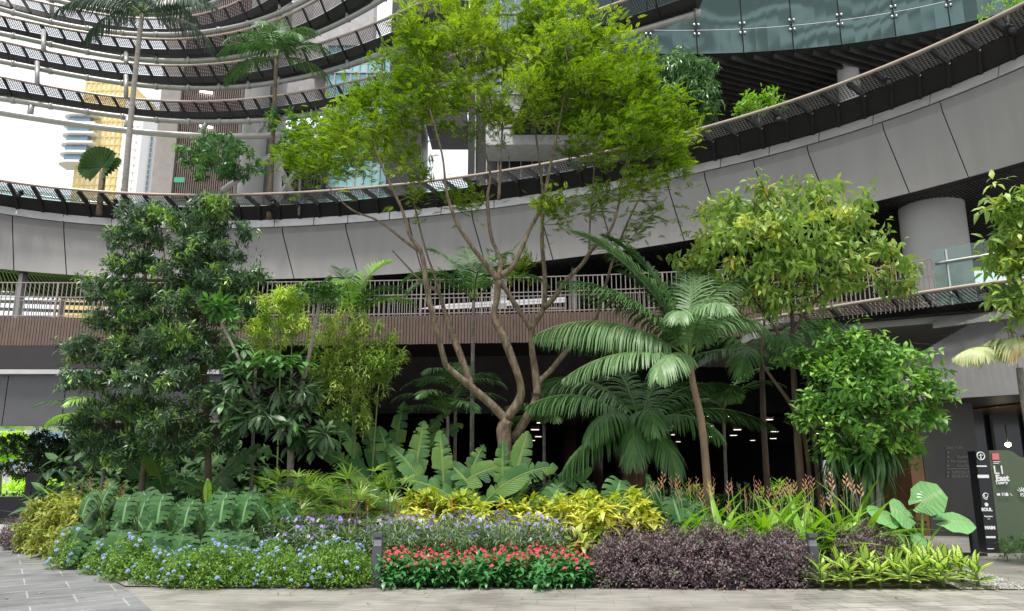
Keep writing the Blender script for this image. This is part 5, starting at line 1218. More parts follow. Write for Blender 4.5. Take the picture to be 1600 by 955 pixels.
# lower thick-trunked palm behind
tp = py_(1000, 668, 14.6)
t = Thing('thick_trunk_palm', 'squat palm with thick fibrous brown trunk and long combed fronds, left of the tan trunk', 'palm', ground_at(992, 14.6))
ptrunk(t, [ground_at(992, 14.6), py_(993, 740, 14.6), py_(996, 700, 14.6), tp - A(0, 0, .1)], .24, .20, plain('palm_fibre', (.15, .08, .045), .95, var=.5, scale=14, bump=1, stretch=(1, 1, .2)), ring=.12)
palm(t, tp, [(Rr(-80), 2.5, 90, .75, .036, 1.05, 1.7, 1.3, .1, M_PALMB), (Rr(-110), 2.5, 90, .7, .036, .65, 1.2, 1.2, .1), (Rr(-140), 2.0, 70, .7, .036, .5, 1.6, 1.2, .15), (Rr(-55), 2.6, 80, .75, .036, 1.0, 1.4, .8, .2), (Rr(180), 1.8, 66, .6, .036, .6, 1.7, 1.1, .15), (Rr(140), 2.0, 70, .65, .036, .4, 1.3, 1.1, .15),
             (Rr(80), 2.4, 80, .75, .036, .9, 1.3, .9, .2), (Rr(100), 2.6, 80, .7, .036, .45, 1.1, .9, .15), (Rr(40), 2.5, 70, .7, .036, 1.1, 1.3, .8, .2), (Rr(-20), 2.5, 70, .7, .036, 1.2, 1.2, .7, .2), (Rr(60), 2.4, 76, .7, .036, .65, 1.2, 1.0, .15), (Rr(-165), 1.8, 70, .65, .036, .1, 1.3, 1.3, .1), (Rr(165), 1.8, 70, .65, .036, .0, 1.3, 1.3, .1), (Rr(195), 1.7, 70, .6, .036, .35, 1.7, 1.3, .1), (Rr(-125), 2.2, 80, .7, .036, .0, 1.0, 1.3, .1)], M_PALM, M_STEM)
# dark palm behind, under the yellow-tipped tree
tp = py_(1190, 560, 15.4)
t = Thing('shade_palm', 'dark palm in the shade between the slim tan trunk and the yellow-tipped tree', 'palm', ground_at(1195, 15.4))
ptrunk(t, [ground_at(1195, 15.4), py_(1194, 680, 15.4), tp], .07, .05, M_BARKD)
palm(t, tp, [(Rr(a), 2.2, 60, .65, .034, e, b, .8, .2) for a, e, b in ((-80, .8, 1.6), (-110, .3, 1.2), (90, .8, 1.5), (70, .3, 1.2), (110, 1.0, 1.9), (180, .6, 1.8), (150, .2, 1.2), (-150, .3, 1.4))], M_PALM, M_STEM)
# bright young palm by the yellow shrub
tp = py_(548, 500, 15.2)
t = Thing('young_palm', 'small palm with one bright lime upright frond behind the striped-leaf shrub', 'palm', ground_at(555, 15.2))
ptrunk(t, [ground_at(556, 15.2), py_(553, 640, 15.2), tp], .05, .04, M_STEM)
palm(t, tp, [(Rr(35), 1.9, 50, .45, .035, 1.35, 1.0, .3, .4, M_PALMN), (Rr(-30), 1.8, 50, .5, .035, 1.35, 1.1, .4, .4), (Rr(-75), 1.7, 46, .5, .033, 1.05, 2.0, .7, .25), (Rr(80), 1.5, 46, .45, .033, .9, 1.5, .6, .25, M_PALMN), (Rr(-110), 1.4, 40, .45, .033, .8, 1.7, .7, .2), (Rr(110), 1.6, 46, .45, .033, 1.1, 1.8, .6, .2), (Rr(180), 1.5, 46, .45, .033, 1.2, 1.9, .7, .25, M_PALMN)], M_PALM, M_STEM)
# slim dark palm right behind the feathery tree
tp = py_(740, 470, 17)
t = Thing('slim_palm', 'slim dark palm behind the feathery tree, fronds in front of the bridge railing', 'palm', ground_at(738, 17))
ptrunk(t, [ground_at(738, 17), py_(738, 620, 17), tp], .05, .04, M_BARKG)
palm(t, tp, [(Rr(a), 2.0, 50, .55, .034, e, b, .6, .3) for a, e, b in ((-60, 1.2, .9), (-15, 1.35, .9), (40, 1.3, 1.1), (-95, 1.0, 1.9), (90, .9, 1.7), (-130, .6, 1.6), (170, .9, 1.8))], M_PALM, M_STEM)
# small understorey palms
for i, (x, y, Y, L, lab) in enumerate([(712, 610, 15.5, 1.2, 'little dark palm low behind the forked trunks of the feathery tree'), (168, 668, 14.9, 1.5, 'small bright-tipped palm at the left end of the planting, under the evergreens'), (700, 650, 15, 1.3, 'short palm with drooping comb leaves between banana leaves and forked trunk'), (850, 665, 15.6, 1.2, 'dim palm tuft right of the forked trunk base'), (1130, 640, 16, 1.6, 'shaded palm tuft low behind the slim tan trunk'), (400, 560, 15.5, 1.6, 'dark palm half hidden behind the whorled-leaf tree')]):
    tp = py_(x, y, Y); t = Thing('small_palm', lab, 'palm', ground_at(x, Y)); ptrunk(t, [ground_at(x, Y), tp], .04, .03, M_BARKG, 8)
    m2 = M_PALMN if i == 1 else M_PALM
    palm(t, tp, [(Rr(a + i * 20), L, 36, .38, .028, e, b, .7, .25, m2 if k % 2 else M_PALM) for k, (a, e, b) in enumerate(((0, 1.2, 1.3), (55, .9, 1.5), (110, .6, 1.4), (165, 1.0, 1.8), (-50, .8, 1.5), (-100, .6, 1.4), (-150, .9, 1.6)))], M_PALM, M_STEM)
# palm with hanging pale frond at the right edge
t = Thing('drooping_palm', 'palm at the right edge with pale yellowing fronds hanging down', 'palm', ground_at(1612, 12.0)); tp = py_(1590, 556, 12)
ptrunk(t, [ground_at(1618, 12), py_(1610, 680, 12), py_(1598, 610, 12), py_(1593, 575, 12)], .07, .05, M_BARKG)
palm(t, tp, [(Rr(-105), 1.35, 50, .38, .05, .35, 1.0, 1.6, -.2, M_PALMP), (Rr(-75), .75, 44, .65, .05, 1.35, 2.9, 1.2, .1, M_PALMP), (Rr(-150), .8, 40, .6, .05, 1.2, 2.8, 1.2, .1, M_PALMP), (Rr(70), 1.4, 50, .55, .045, 1.0, 1.9, 1.0, .2, M_PALM)], M_PALMP, M_STEM)
t.part('spear', tube(G(), [tp, tp + A(-.06, 0, .5)], [.03, .01], 6), M_BARK)

# ---- plants on the third level deck
DZ = 11.2
def deckbase(x, y, Y): q = py_(x, y, Y); return A(q[0], Y, DZ)
tp = py_(222, 22, 29)
t = Thing('deck_palm', 'tall slender palm with drooping dark fronds standing on the upper deck at the left', 'palm', deckbase(200, 285, 29))
ptrunk(t, [deckbase(197, 290, 29), py_(203, 200, 29), py_(212, 110, 29), tp], .12, .09, plain('palm_trunk_grey', (.40, .36, .31), .8, var=.2, scale=3, stretch=(1, 1, 6)), ring=.03)
M_PDK = leafmat('deck_palm_leaflet', (.025, .05, .028), (.06, .10, .06), None, trans=.1, rough=.35, spec=.5)
palm(t, tp, [(Rr(a), 3.7, 60, .95, .05, e, b, 1.6, -.1, M_PDK) for a, e, b in ((-95, .75, 1.7), (-70, .45, 1.6), (-120, .3, 1.5), (88, .8, 1.7), (110, .5, 1.5), (65, .3, 1.6), (-30, 1.2, 1.6), (20, 1.1, 1.5), (150, .7, 1.7), (-155, .7, 1.7), (180, .2, 1.3), (95, 1.15, 1.3))], M_PDK, M_STEM)
tp = py_(432, 92, 28.5)
t = Thing('deck_palm', 'shorter fresher green palm on the upper deck, left of the feathery tree', 'palm', deckbase(425, 290, 28.5))
ptrunk(t, [deckbase(424, 292, 28.5), py_(427, 200, 28.5), tp], .11, .075, M_BARK)
palm(t, tp, [(Rr(a), 2.7, 56, .75, .05, e, b, .8, .15) for a, e, b in ((-60, 1.15, .9), (-10, 1.4, .5), (40, 1.25, .9), (-35, 1.3, .8), (15, 1.4, 1.2), (-95, .7, 1.7), (90, .8, 1.8), (-140, .6, 1.8), (140, .7, 1.9), (75, .2, 1.4), (-80, .2, 1.5), (180, .9, 2.0), (115, 1.1, 2.0))], M_PALM, M_STEM)
DSH = leaf_t(.26, .10, 2, 'oval', .3, .15)
def deckshrub(name, label, x, yb, Y, blobs, m_, tpx=DSH, cat='shrub', n=8, sag=.1):
    simple_tree(name, label, deckbase(x, yb, Y), [([deckbase(x, yb, Y), lerp(deckbase(x, yb, Y), py_(x, blobs[0][1], Y), .6), py_(x, blobs[0][1], Y)], .05, .015)], blobs, mk(m_, tpx, n, 2, sag), M_BARKG, cat=cat, rt=.006)
deckshrub('deck_shrub', 'loose green shrub on the upper deck in front of the finned tower', 345, 290, 28, [(340, 235, 40, 24, 28, 1., 40), (310, 245, 30, 22, 28, .8, 24), (375, 255, 36, 22, 28, .9, 32), (340, 265, 44, 16, 28, .8, 30), (292, 228, 14, 10, 28, .4, 4), (400, 260, 14, 10, 28, .4, 4)], M_DECK)
deckshrub('deck_shrub', 'blue-green shrub on the upper deck right of the second deck palm trunk', 470, 290, 28, [(465, 195, 46, 18, 28, 1., 26), (450, 220, 36, 22, 28, .9, 20), (495, 215, 34, 20, 28, .9, 16), (470, 245, 30, 18, 28, .8, 12), (430, 180, 10, 8, 28, .4, 4)], M_DECK)
WL = leaf_t(.34, .07, 3, 'lance', .5, .15)
deckshrub('weeping_deck_tree', 'dense round weeping dark green tree on the deck behind the right of the feathery crown', 1065, 190, 23.5, [(1062, 114, 50, 24, 23.0, 1., 150), (1085, 150, 32, 36, 23.0, .9, 110), (1050, 150, 36, 36, 23.0, .9, 90), (1092, 175, 24, 14, 23.0, .6, 30)], M_WEEP, WL, 'tree', 10, .7)
deckshrub('deck_bush', 'small bright green bush peeking over the slanted rail on the right', 1185, 190, 22, [(1185, 165, 36, 14, 22, .6, 34), (1205, 152, 16, 8, 22, .4, 10)], M_HEL, leaf_t(.2, .06, 2, 'oval', .2, .15))
deckshrub('deck_bush', 'tiny green bush over the slanted rail in the top right corner', 1572, 15, 17, [(1572, 8, 20, 8, 17, .4, 12)], M_HEL, leaf_t(.14, .05, 2, 'oval', .2, .15))
# fan-leaf plant on the deck
t = Thing('fan_leaf_plant', 'dark round-crowned plant with pleated fan leaves on the deck before the golden tower', 'plant', deckbase(160, 292, 28)); c = py_(161, 266, 28)
t.part('stem', tube(G(), [deckbase(160, 292, 28), c], .12, 8), M_BARK)
def fan_t(R_, n=12, arc=2.4, pleat=.06):
    V = [(0, 0, 0)]; uv = [(.5, 0)]
    for i in range(n * 2 + 1):
        a = -arc / 2 + arc * i / (n * 2); r = R_ * (.95 if i % 2 else 1.0) * (.9 + .1 * cos(a)); V.append((r * sin(a), r * cos(a), pleat * R_ * (1 if i % 2 else -1) - .25 * R_ * (abs(a) / arc) ** 2)); uv.append((.3 + .4 * (i % 2), 1))
    return (np.array(V), [np.array([(0, i + 1, i + 2) for i in range(n * 2)])], np.array(uv))
FN = fan_t(1.0); 
for k, (x, y, sx_, yaw, pit) in enumerate([(143, 250, .62, -1.2, .5), (158, 248, .6, -.2, .9), (170, 252, .55, 1.2, .5), (148, 256, .45, -1.6, .1), (165, 244, .5, .5, .9)]):
    g = G(); q = py_(160, 262, 28); g.inst(FN, frames(nrm(A(sin(yaw) * 1.1, -.25, .55 - abs(sin(yaw)) * .6))[None], nrm(A(0, -.9, .5))[None]), np.array([q]), np.array([sx_ * 1.45])); t.part('fan_leaf', g, M_UND, smooth=False)
# ================================================================== BED PLANTS
# ---- banana-like plants: big paddle leaves, each a part
def paddle(L, W, seg=14, bend=.9, e0=1.2, tears=6, pet=.5, fold=.25, twist=0.0):
    """returns leaf G and stalk G, along +Y"""
    K = seg * 2 + 1; s = np.linspace(0, 1, K); el = e0 - bend * s ** 1.4; Lt = L + pet; st_ = Lt / (K - 1)
    P = np.concatenate([[[0, 0, 0]], np.cumsum(np.stack([0 * el, np.cos(el), np.sin(el)], 1)[:-1] * st_, 0)])
    T = nrm(np.gradient(P, axis=0)); X = A(1, 0, 0); N_ = np.cross(np.broadcast_to(X, T.shape), T)
    gs = G(); tube(gs, P, np.linspace(.03, .006, K), 6)
    f0 = pet / Lt; gl = G()
    for sd in (-1, 1):
        u = np.linspace(0, 1, 34); cuts = set(RNG.choice(np.arange(5, 32), tears, replace=False)) if tears else set()
        rows = []; seg_rows = []
        for k, uu in enumerate(u):
            f = f0 + (1 - f0) * uu; ii = min(K - 2, int(f * (K - 1))); fr = f * (K - 1) - ii
            p = lerp(P[ii], P[ii + 1], fr); t_ = T[ii]; th = twist * min(1, .4 + uu); n0 = N_[ii]; X0_ = A(1, 0, 0); X = X0_ * cos(th) - n0 * sin(th); n_ = n0 * cos(th) + X0_ * sin(th); w = W / 2 * (sin(pi * uu ** .8) ** .55 + .03) * (1 - .12 * random.random())
            row = [p + X * sd * w * q + n_ * (fold * w * q - .25 * w * q * q) + t_ * w * .35 * q for q in (0, .5, 1)]
            row[2] = row[2] + A(0, 0, -.03 * random.random())
            if k in cuts:
                seg_rows.append(rows); r2 = [r.copy() for r in row]; row[2] = row[2] - t_ * .05; row[1] = row[1] - t_ * .008
                rows.append((row, uu)); rows = []; r2[2] = r2[2] + t_ * .05 + A(0, 0, -.02); r2[1] = r2[1] + t_ * .008; rows.append((r2, uu)); continue
            rows.append((row, uu))
        seg_rows.append(rows)
        for R_ in seg_rows:
            if len(R_) < 2: continue
            V = np.array([r for r, _ in R_]).reshape(-1, 3); uv = np.array([(.5 + sd * q * .5, uu) for _, uu in R_ for q in (0, .5, 1)])
            ff = [(k * 3 + j, k * 3 + j + 1, k * 3 + 4 + j, k * 3 + 3 + j) for k in range(len(R_) - 1) for j in (0, 1)]
            gl.add(V, np.array(ff), uv)
    return gl, gs
def banana(label, x, Y, leaves, group='broad paddle-leaved plants behind the yellow crotons', sc=1.14):
    b = ground_at(x, Y); t = Thing('paddle_leaf_plant', label, 'plant', b, group)
    for (yaw, L, W, e0, bend, pet, roll) in leaves:
        gl, gs = paddle(L * sc, W * sc, bend=bend, e0=e0, pet=pet * sc, twist=1.0 * sin(yaw) + .15); R = euler(-yaw, 0); o = b + A(sin(yaw) * .08, cos(yaw) * .08, 0)
        q = t.part('leaf', xform(gl, R, o), M_BAN); t.part('stalk', xform(gs, R, o), M_STEM, q)
banana('paddle-leaved plant with long leaves spreading left, beside the fan palms', 640, 13.6, [(Rr(-85), 1.3, .42, 1.3, 1.1, .9, .3), (Rr(-60), 1.1, .38, 1.45, .4, 1.0, .2), (Rr(-95), 1.2, .4, .95, .9, .7, .4), (Rr(20), 1.1, .36, 1.5, .3, 1.05, 0), (Rr(85), 1.4, .42, 1.2, 1.2, .8, -.4), (Rr(150), .9, .34, 1.2, 1.0, .7, .0), (Rr(-140), .8, .3, 1.2, 1.0, .6, .2)])
banana('paddle-leaved plant with long arching leaf, between the forked trunk and the fan palms', 700, 13.4, [(Rr(-70), 1.2, .38, 1.4, .9, .85, .3), (Rr(88), 1.5, .42, 1.15, 1.15, .75, -.5), (Rr(95), 1.3, .4, .8, .9, .6, -.5), (Rr(-20), 1.1, .35, 1.5, .4, .9, 0), (Rr(-95), 1.3, .4, 1.0, 1.1, .7, .5), (Rr(170), .9, .34, 1.25, 1.2, .5, 0), (Rr(40), 1.0, .32, 1.35, .5, .9, -.1)])
banana('rightmost paddle-leaved plant, its leaf tips pointing right before the dark hall', 785, 13.3, [(Rr(35), 1.2, .38, 1.42, .45, .85, -.1), (Rr(80), 1.35, .4, 1.1, .8, .6, -.5), (Rr(88), 1.25, .42, .8, .6, .45, -.6), (Rr(-60), 1.1, .38, 1.3, .9, .8, .2), (Rr(-88), 1.3, .4, 1.1, 1.1, .7, .5), (Rr(150), .8, .36, 1.35, .9, .7, 0), (Rr(0), .9, .3, 1.5, .3, .9, 0), (Rr(-150), .8, .3, 1.1, 1.2, .5, 0)])
banana('dusky paddle-leaved plant in shade under the left evergreen trees', 285, 15.2, [(Rr(a), 1.3, .36, 1.2, .8, 1.0, .2) for a in (-80, -40, 10, 60, 100, 180)], group='shaded broad-leaved plants under the left trees')
banana('dark paddle-leaved plant below the whorled-leaf tree', 400, 14.6, [(Rr(a), 1.1, .36, 1.15, 1.0, .7, .2) for a in (-100, -50, 30, 75, 120, 200)], group='shaded broad-leaved plants under the left trees')
banana('tall upright paddle-leaved plant right of the striped-leaf shrub, in the shade', 600, 14.8, [(Rr(a), 1.3, .32, 1.45, b, 1.3, .1) for a, b in ((-40, .4), (20, .3), (60, .8), (75, 1.1), (-80, .7))], group='shaded broad-leaved plants under the left trees')
# upright single leaf
t = Thing('upright_leaf_plant', 'single upright bright green leaf rising behind the monstera bed', 'plant', ground_at(334, 12.6)); b = ground_at(334, 12.6)
gl, gs = paddle(.42, .17, bend=.1, e0=1.55, pet=.95, tears=0); t.part('leaf', xform(gl, euler(pi * .9, 0), b), M_HEL); t.part('stalk', xform(gs, euler(pi * .9, 0), b), M_STEM)

# ---- prototypes copied along the bed
def proto(name, cat):
    return Thing(name, 'x', cat, (0, 0, 0))
def plant_row(p, cat_group, spots, labels, s=(.9, 1.1), rz=None, squash=(.95, 1.05)):
    """spots: (x, y) foot in the photograph on the ground, or (x, Y) with Y < 100 as depth"""
    for i, (x, y) in enumerate(spots):
        b = ground_at(x, y) if y < 100 else pz(x, y, 0)
        sc = random.uniform(*s); a = random.uniform(0, 6.28) if rz is None else rz + random.uniform(-.85, .85)
        lab = labels(i) if callable(labels) else labels[i]
        if i == 0:
            o = p.o; o.location = b; o.rotation_euler = (0, 0, a); o.scale = (sc, sc, sc * random.uniform(*squash)); tag(o, lab, None, cat_group)
        else: dup(p.o, tuple(b), a, (sc, sc, sc * random.uniform(*squash)), lab, cat_group)

def bush_pts(rx, rz_, n, h0=.08, shell=.6):
    d = nrm(RNG.normal(0, 1, (n, 3))); d[:, 2] = np.abs(d[:, 2]); r = U(shell ** 3, 1, n) ** (1 / 3)
    P = d * r[:, None] * A(rx, rx, rz_); P[:, 2] = P[:, 2] + h0; return P, d
def twigs(P, n=10, r=.004):
    g = G()
    for k in RNG.choice(len(P), n, replace=False): tube(g, [A(0, 0, 0) + RNG.normal(0, .002, 3) * A(1, 1, 0), P[k] * A(.5, .5, .6), P[k]], r, 3, cap=False)
    return g
# blue plumbago
def plumbago():
    p = proto('plumbago_bush', 'flowering shrub'); P, d = bush_pts(.36, .50, 260, .04, .35); g = G(); lt = leaf_t(.05, .022, 1, 'oval', .2, .2)
    whorl(g, P, nrm(d + A(0, 0, .5)), 11, lt, 1.0, .45, (.6, 1.3), .03); p.part('foliage', g, M_PLU); p.part('twigs', twigs(P, 20), M_STEM)
    P, d = bush_pts(.38, .53, 21, .06, .92); fl = (A((0, 0, 0), (.5, .5, .1), (0, 1, .15), (-.5, .5, .1)), [np.array([[0, 1, 2, 3]])], A((.5, 0), (1, .5), (.5, 1), (0, .5)))
    for q, dd in zip(P, d):
        g = G(); n = 14; o = nrm(RNG.normal(0, 1, (n, 3)) + dd * 1.2 + A(0, 0, .5)); c = q + o * .022
        for k in range(5):
            a = k * 2 * pi / 5; Fm = frames(o); dv = Fm[..., 0] * cos(a) + Fm[..., 2] * sin(a); g.inst(fl, frames(nrm(dv + o * .25), o), c, np.full(n, .017))
        p.part('flower_cluster', g, M_PLUF)
    return p
p = plumbago(); 
sp1 = [(138, 12.3), (180, 11.7), (222, 11.1), (262, 10.7), (305, 10.5), (350, 10.5), (396, 10.5), (441, 10.5), (487, 10.5), (530, 10.5), (562, 10.5), (206, 11.6), (262, 11.2), (320, 11.0), (380, 11.0), (440, 11.0), (500, 11.0), (552, 11.0)]
plant_row(p, 'blue plumbago bushes edging the bed', sp1, lambda i: ('%s blue-flowered plumbago bush from the left along the front edge' % ORD[i]) if i < 11 else ('%s blue-flowered plumbago bush from the left in the second row' % ORD[i - 11]), (.76, 1.08))
# red pentas
def pentas():
    p = proto('pentas_plant', 'flowering plant'); g = G(); lt = leaf_t(.11, .046, 3, 'ovate', .35, .15, petiole=.01); n = 30
    X = RNG.normal(0, .12, (n, 2)); H = U(.10, .34, n); P = np.c_[X, H]; d = nrm(np.c_[X * 2.0, np.full(n, .7)])
    whorl(g, P, d, 7, lt, 1.1, .3, (.6, 1.25), .02, .1); whorl(g, P * A(1.1, 1.1, .5), d, 5, lt, 1.2, .3, (.7, 1.2), .03, .1); p.part('foliage', g, M_PEN); p.part('stems', twigs(P, 14, .004), M_STEM)
    fl = (A((0, 0, 0), (.5, .6, .1), (0, 1, .1), (-.5, .6, .1)), [np.array([[0, 1, 2, 3]])], A((.5, 0), (1, .5), (.5, 1), (0, .5)))
    for k in range(10):
        a = k * .9 + .3; rr_ = U(.08, .26); q = A(cos(a) * rr_, sin(a) * rr_, .46 - rr_ * U(.5, 1.3)); g = G(); m_ = 13; o = nrm(RNG.normal(0, .6, (m_, 3)) + A(0, -.2, 1)); c = q + o * .018
        for j in range(5):
            aa = j * 2 * pi / 5; Fm = frames(o, A(.1, 1, .1)); dv = Fm[..., 0] * cos(aa) + Fm[..., 2] * sin(aa); g.inst(fl, frames(nrm(dv + o * .2), o), c, np.full(m_, .017))
        p.part('flower_cluster', g, M_PENF)
    return p
p = pentas(); sp2 = []
for r_, (y, x0, x1, n) in enumerate([(10.45, 626, 905, 9), (10.75, 622, 910, 9), (11.05, 626, 912, 8), (11.3, 618, 915, 8)]):
    for k in range(n): sp2.append((lerp(x0, x1, k / (n - 1)) + random.uniform(-5, 5), y))
cnt = [9, 9, 8, 8]; lab2 = []
for r_, n in enumerate(cnt):
    for k in range(n): lab2.append('red-flowered pentas, %s from the left in the %s row from the pavement' % (ORD[k], ORD[r_]))
plant_row(p, 'red pentas between the bollard and the purple shrubs', sp2, lab2, (.9, 1.15))
# violet ruellia
def ruellia():
    p = proto('ruellia_clump', 'flowering plant'); g = G(); lt = leaf_t(.15, .018, 3, 'lance', .5, .2); n = 34; X = RNG.normal(0, .14, (n, 2)); gs = G(); tops = []
    for q in X:
        h = U(.4, .74); top = A(q[0] * 1.5, q[1] * 1.5, h); tube(gs, [A(q[0], q[1], 0), A(q[0] * 1.2, q[1] * 1.2, h * .5), top], .004, 4, cap=False); tops.append(top)
        for f in np.linspace(.3, 1, 7): c = lerp(A(q[0], q[1], 0), top, f); whorl(g, c[None], A(0, 0, 1)[None], 3, lt, .95, .3, (.6, 1.1), .005, .1)
    p.part('foliage', g, M_RUE); p.part('stems', gs, M_STEM)
    fl = leaf_t(.034, .030, 2, 'obov', .3, .1)
    for k in range(18):
        g = G(); q = tops[k] + A(0, 0, .02); o = nrm(A(random.uniform(-.6, .6), -.7, .6)); Fm = frames(o[None])[0]
        for j in range(5): a = j * 2 * pi / 5; dv = Fm[:, 0] * cos(a) + Fm[:, 2] * sin(a) + o * .4; g.inst(fl, frames(nrm(dv)[None], o[None]), q[None], np.array([1.15 if k < 3 else .85]))
        p.part('flower', g, M_LIL if k < 2 else M_RUEF)
    return p
p = ruellia(); sp3 = []; lab3 = []
for r_, (y, x0, x1, n) in enumerate([(11.5, 450, 925, 12), (11.85, 440, 920, 13), (12.2, 440, 900, 13)]):
    for k in range(n): sp3.append((lerp(x0, x1, k / (n - 1)) + random.uniform(-8, 8), y)); lab3.append('violet-flowered ruellia clump, %s from the left in the %s row behind the low flowers' % (ORD[k], ORD[r_]))
plant_row(p, 'violet ruellia across the middle of the bed', sp3, lab3, (.95, 1.15))
# dark purple shrubs
def loro():
    p = proto('purple_shrub', 'shrub'); P, d = bush_pts(.42, .62, 620, .03, .5); P *= 1 + .12 * np.sin(P[:, :1] * 17 + 2) * np.cos(P[:, 1:2] * 15); g = G(); lt = leaf_t(.042, .022, 1, 'oval', .2, .25)
    whorl(g, P, nrm(d + A(0, 0, .3)), 12, lt, .95, .5, (.6, 1.35), .028); p.part('foliage', g, M_LOR); p.part('twigs', twigs(P, 40, .005), M_BARKD); return p
p = loro(); sp4 = [(955, 10.6), (1005, 10.6), (1056, 10.6), (1110, 10.6), (1164, 10.6), (1205, 10.65), (975, 11.2), (1035, 11.3), (1095, 11.3), (1155, 11.3), (1215, 11.4), (1322, 11.3), (1348, 11.8), (1305, 11.9), (1248, 12.4)]
plant_row(p, 'dark purple shrubs on the right of the bed', sp4, lambda i: ('%s dark purple shrub from the left in the front row' % ORD[i]) if i < 6 else ('%s dark purple shrub from the left in the rear row' % ORD[[0, 1, 2, 3, 4, 7, 8, 6, 5][i - 6]]), (.92, 1.2))
# small purple bush far left
plant_row(Thing('purple_shrub', 'x', 'shrub', (0, 0, 0)) if False else (lambda q: q)(loro()), 'dark purple shrubs at the left tip of the bed', [(48, 15.6), (62, 14.9)], ['low purple shrub at the extreme left tip of the bed, nearest the pavement edge', 'low purple shrub between the left tip of the bed and the olive-gold bushes'], (.85, .95))
# olive-gold bushes
def dura():
    p = proto('olive_gold_bush', 'shrub'); P, d = bush_pts(.42, .85, 230, .08, .4); g = G(); lt = leaf_t(.10, .045, 2, 'ovate', .4, .15)
    whorl(g, P, nrm(d + A(0, 0, .2)), 9, lt, 1.15, .4, (.6, 1.25), .03, .3); p.part('foliage', g, M_DUR); p.part('twigs', twigs(P, 20, .006), M_STEM); return p
plant_row(dura(), 'olive-gold bushes at the left end of the bed', [(85, 14.4), (118, 13.7), (148, 13.0), (115, 15.2), (148, 14.4), (178, 13.6)], ['leftmost olive-gold leafy bush, beside the small purple shrubs', 'second olive-gold bush from the left in front', 'third olive-gold bush from the left in front, behind the blue flowers', 'leftmost rear olive-gold bush, below the orange flowers', 'middle rear olive-gold bush, below the orange flowers', 'rightmost rear olive-gold bush, next to the monstera'], (1.1, 1.3))
# monstera
def split_leaf(W=.34):
    """heart-shaped leaf cut into curved fingers, with real slots between them"""
    g = G(); L = W * 1.02; n = 7
    def mrg(th): return np.array([W / 2 * abs(sin(th)) ** .75 * (1.05 if th < 2.2 else 1.0), L * (.40 + .60 * cos(th))])
    def anc(th): return np.array([0, L * max(0.0, min(.97, .5 + .56 * cos(th * .92) - .04))])
    g.add([(-.006, -.02, 0), (.006, -.02, 0), (.004, L, -.07), (-.004, L, -.07)], np.array([[0, 1, 2, 3]]), [(.48, 0), (.52, 0), (.52, 1), (.48, 1)])
    for sd in (-1, 1):
        for k in range(n):
            t0, t1 = .0 + .905 * pi * k / n, .905 * pi * (k + 1) / n; rows = []; uvr = []
            for q, gap in ((0, 0), (.38, 0), (.60, .34), (.82, .36), (1.0, .30)):
                tm_ = (t0 + t1) / 2
                for th in (lerp(t0, tm_, gap if 0 < k else gap * .3), lerp(t1, tm_, gap)):
                    th2 = th - .22 * q * q * (th > .3); p = anc(th) * (1 - q) + mrg(max(0, th2)) * q
                    x = sd * p[0]; rows.append((x, p[1], .22 * abs(x) - .55 * x * x / W - .07 * (p[1] / L) ** 2)); uvr.append((.5 + sd * q * .5, p[1] / L))
            g.add(np.array(rows), np.array([(2 * i, 2 * i + 1, 2 * i + 3, 2 * i + 2) for i in range(4)]), np.array(uvr))
    return g
def monstera():
    p = proto('monstera', 'plant'); gs = G()
    for k in range(16):
        a = -pi / 2 + random.uniform(-2.2, 2.2) if k < 18 else random.uniform(0, 6.28); h = .30 + .68 * ((k * 0.618) % 1); r = random.uniform(.08, .30) + .18 * (1 - h); q = A(cos(a) * r, sin(a) * r, h); s = random.uniform(.8, 1.15)
        tube(gs, smooth_path([A(0, 0, 0), q * A(.4, .4, .7), q + A(0, 0, 0)], 5), .008, 5, cap=False)
        d = nrm(A(cos(a) * .45 + random.uniform(-.45, .45), -.35 + sin(a) * .15, -.85)); up = nrm(A(cos(a) * .35 + random.uniform(-.25, .25), -.85, .55 + random.uniform(-.2, .3))); R = frames(d[None], up[None])[0]; p.part('leaf', xform(split_leaf(.33), R, q, s * random.uniform(.7, 1.05)), M_MON)
    p.part('stalks', gs, M_STEM); return p
sp5 = [(185, 12.4), (235, 11.9), (285, 11.6), (335, 11.6), (385, 11.6), (425, 11.7), (210, 12.9), (265, 12.6), (320, 12.4), (370, 12.4), (415, 12.4)]
plant_row(monstera(), 'monsteras on the left of the bed', sp5, lambda i: ('%s split-leaved monstera from the left in the front row behind the blue flowers' % ORD[i]) if i < 6 else ('%s split-leaved monstera from the left in the rear row' % ORD[i - 6]), (1.15, 1.35), rz=0.0)
plant_row(monstera(), 'monsteras behind the yellow crotons', [(905, 12.9), (950, 12.9), (1000, 12.6), (1038, 12.3)], lambda i: '%s monstera from the left behind the yellow crotons' % ORD[i], (1.3, 1.45), rz=0.0)
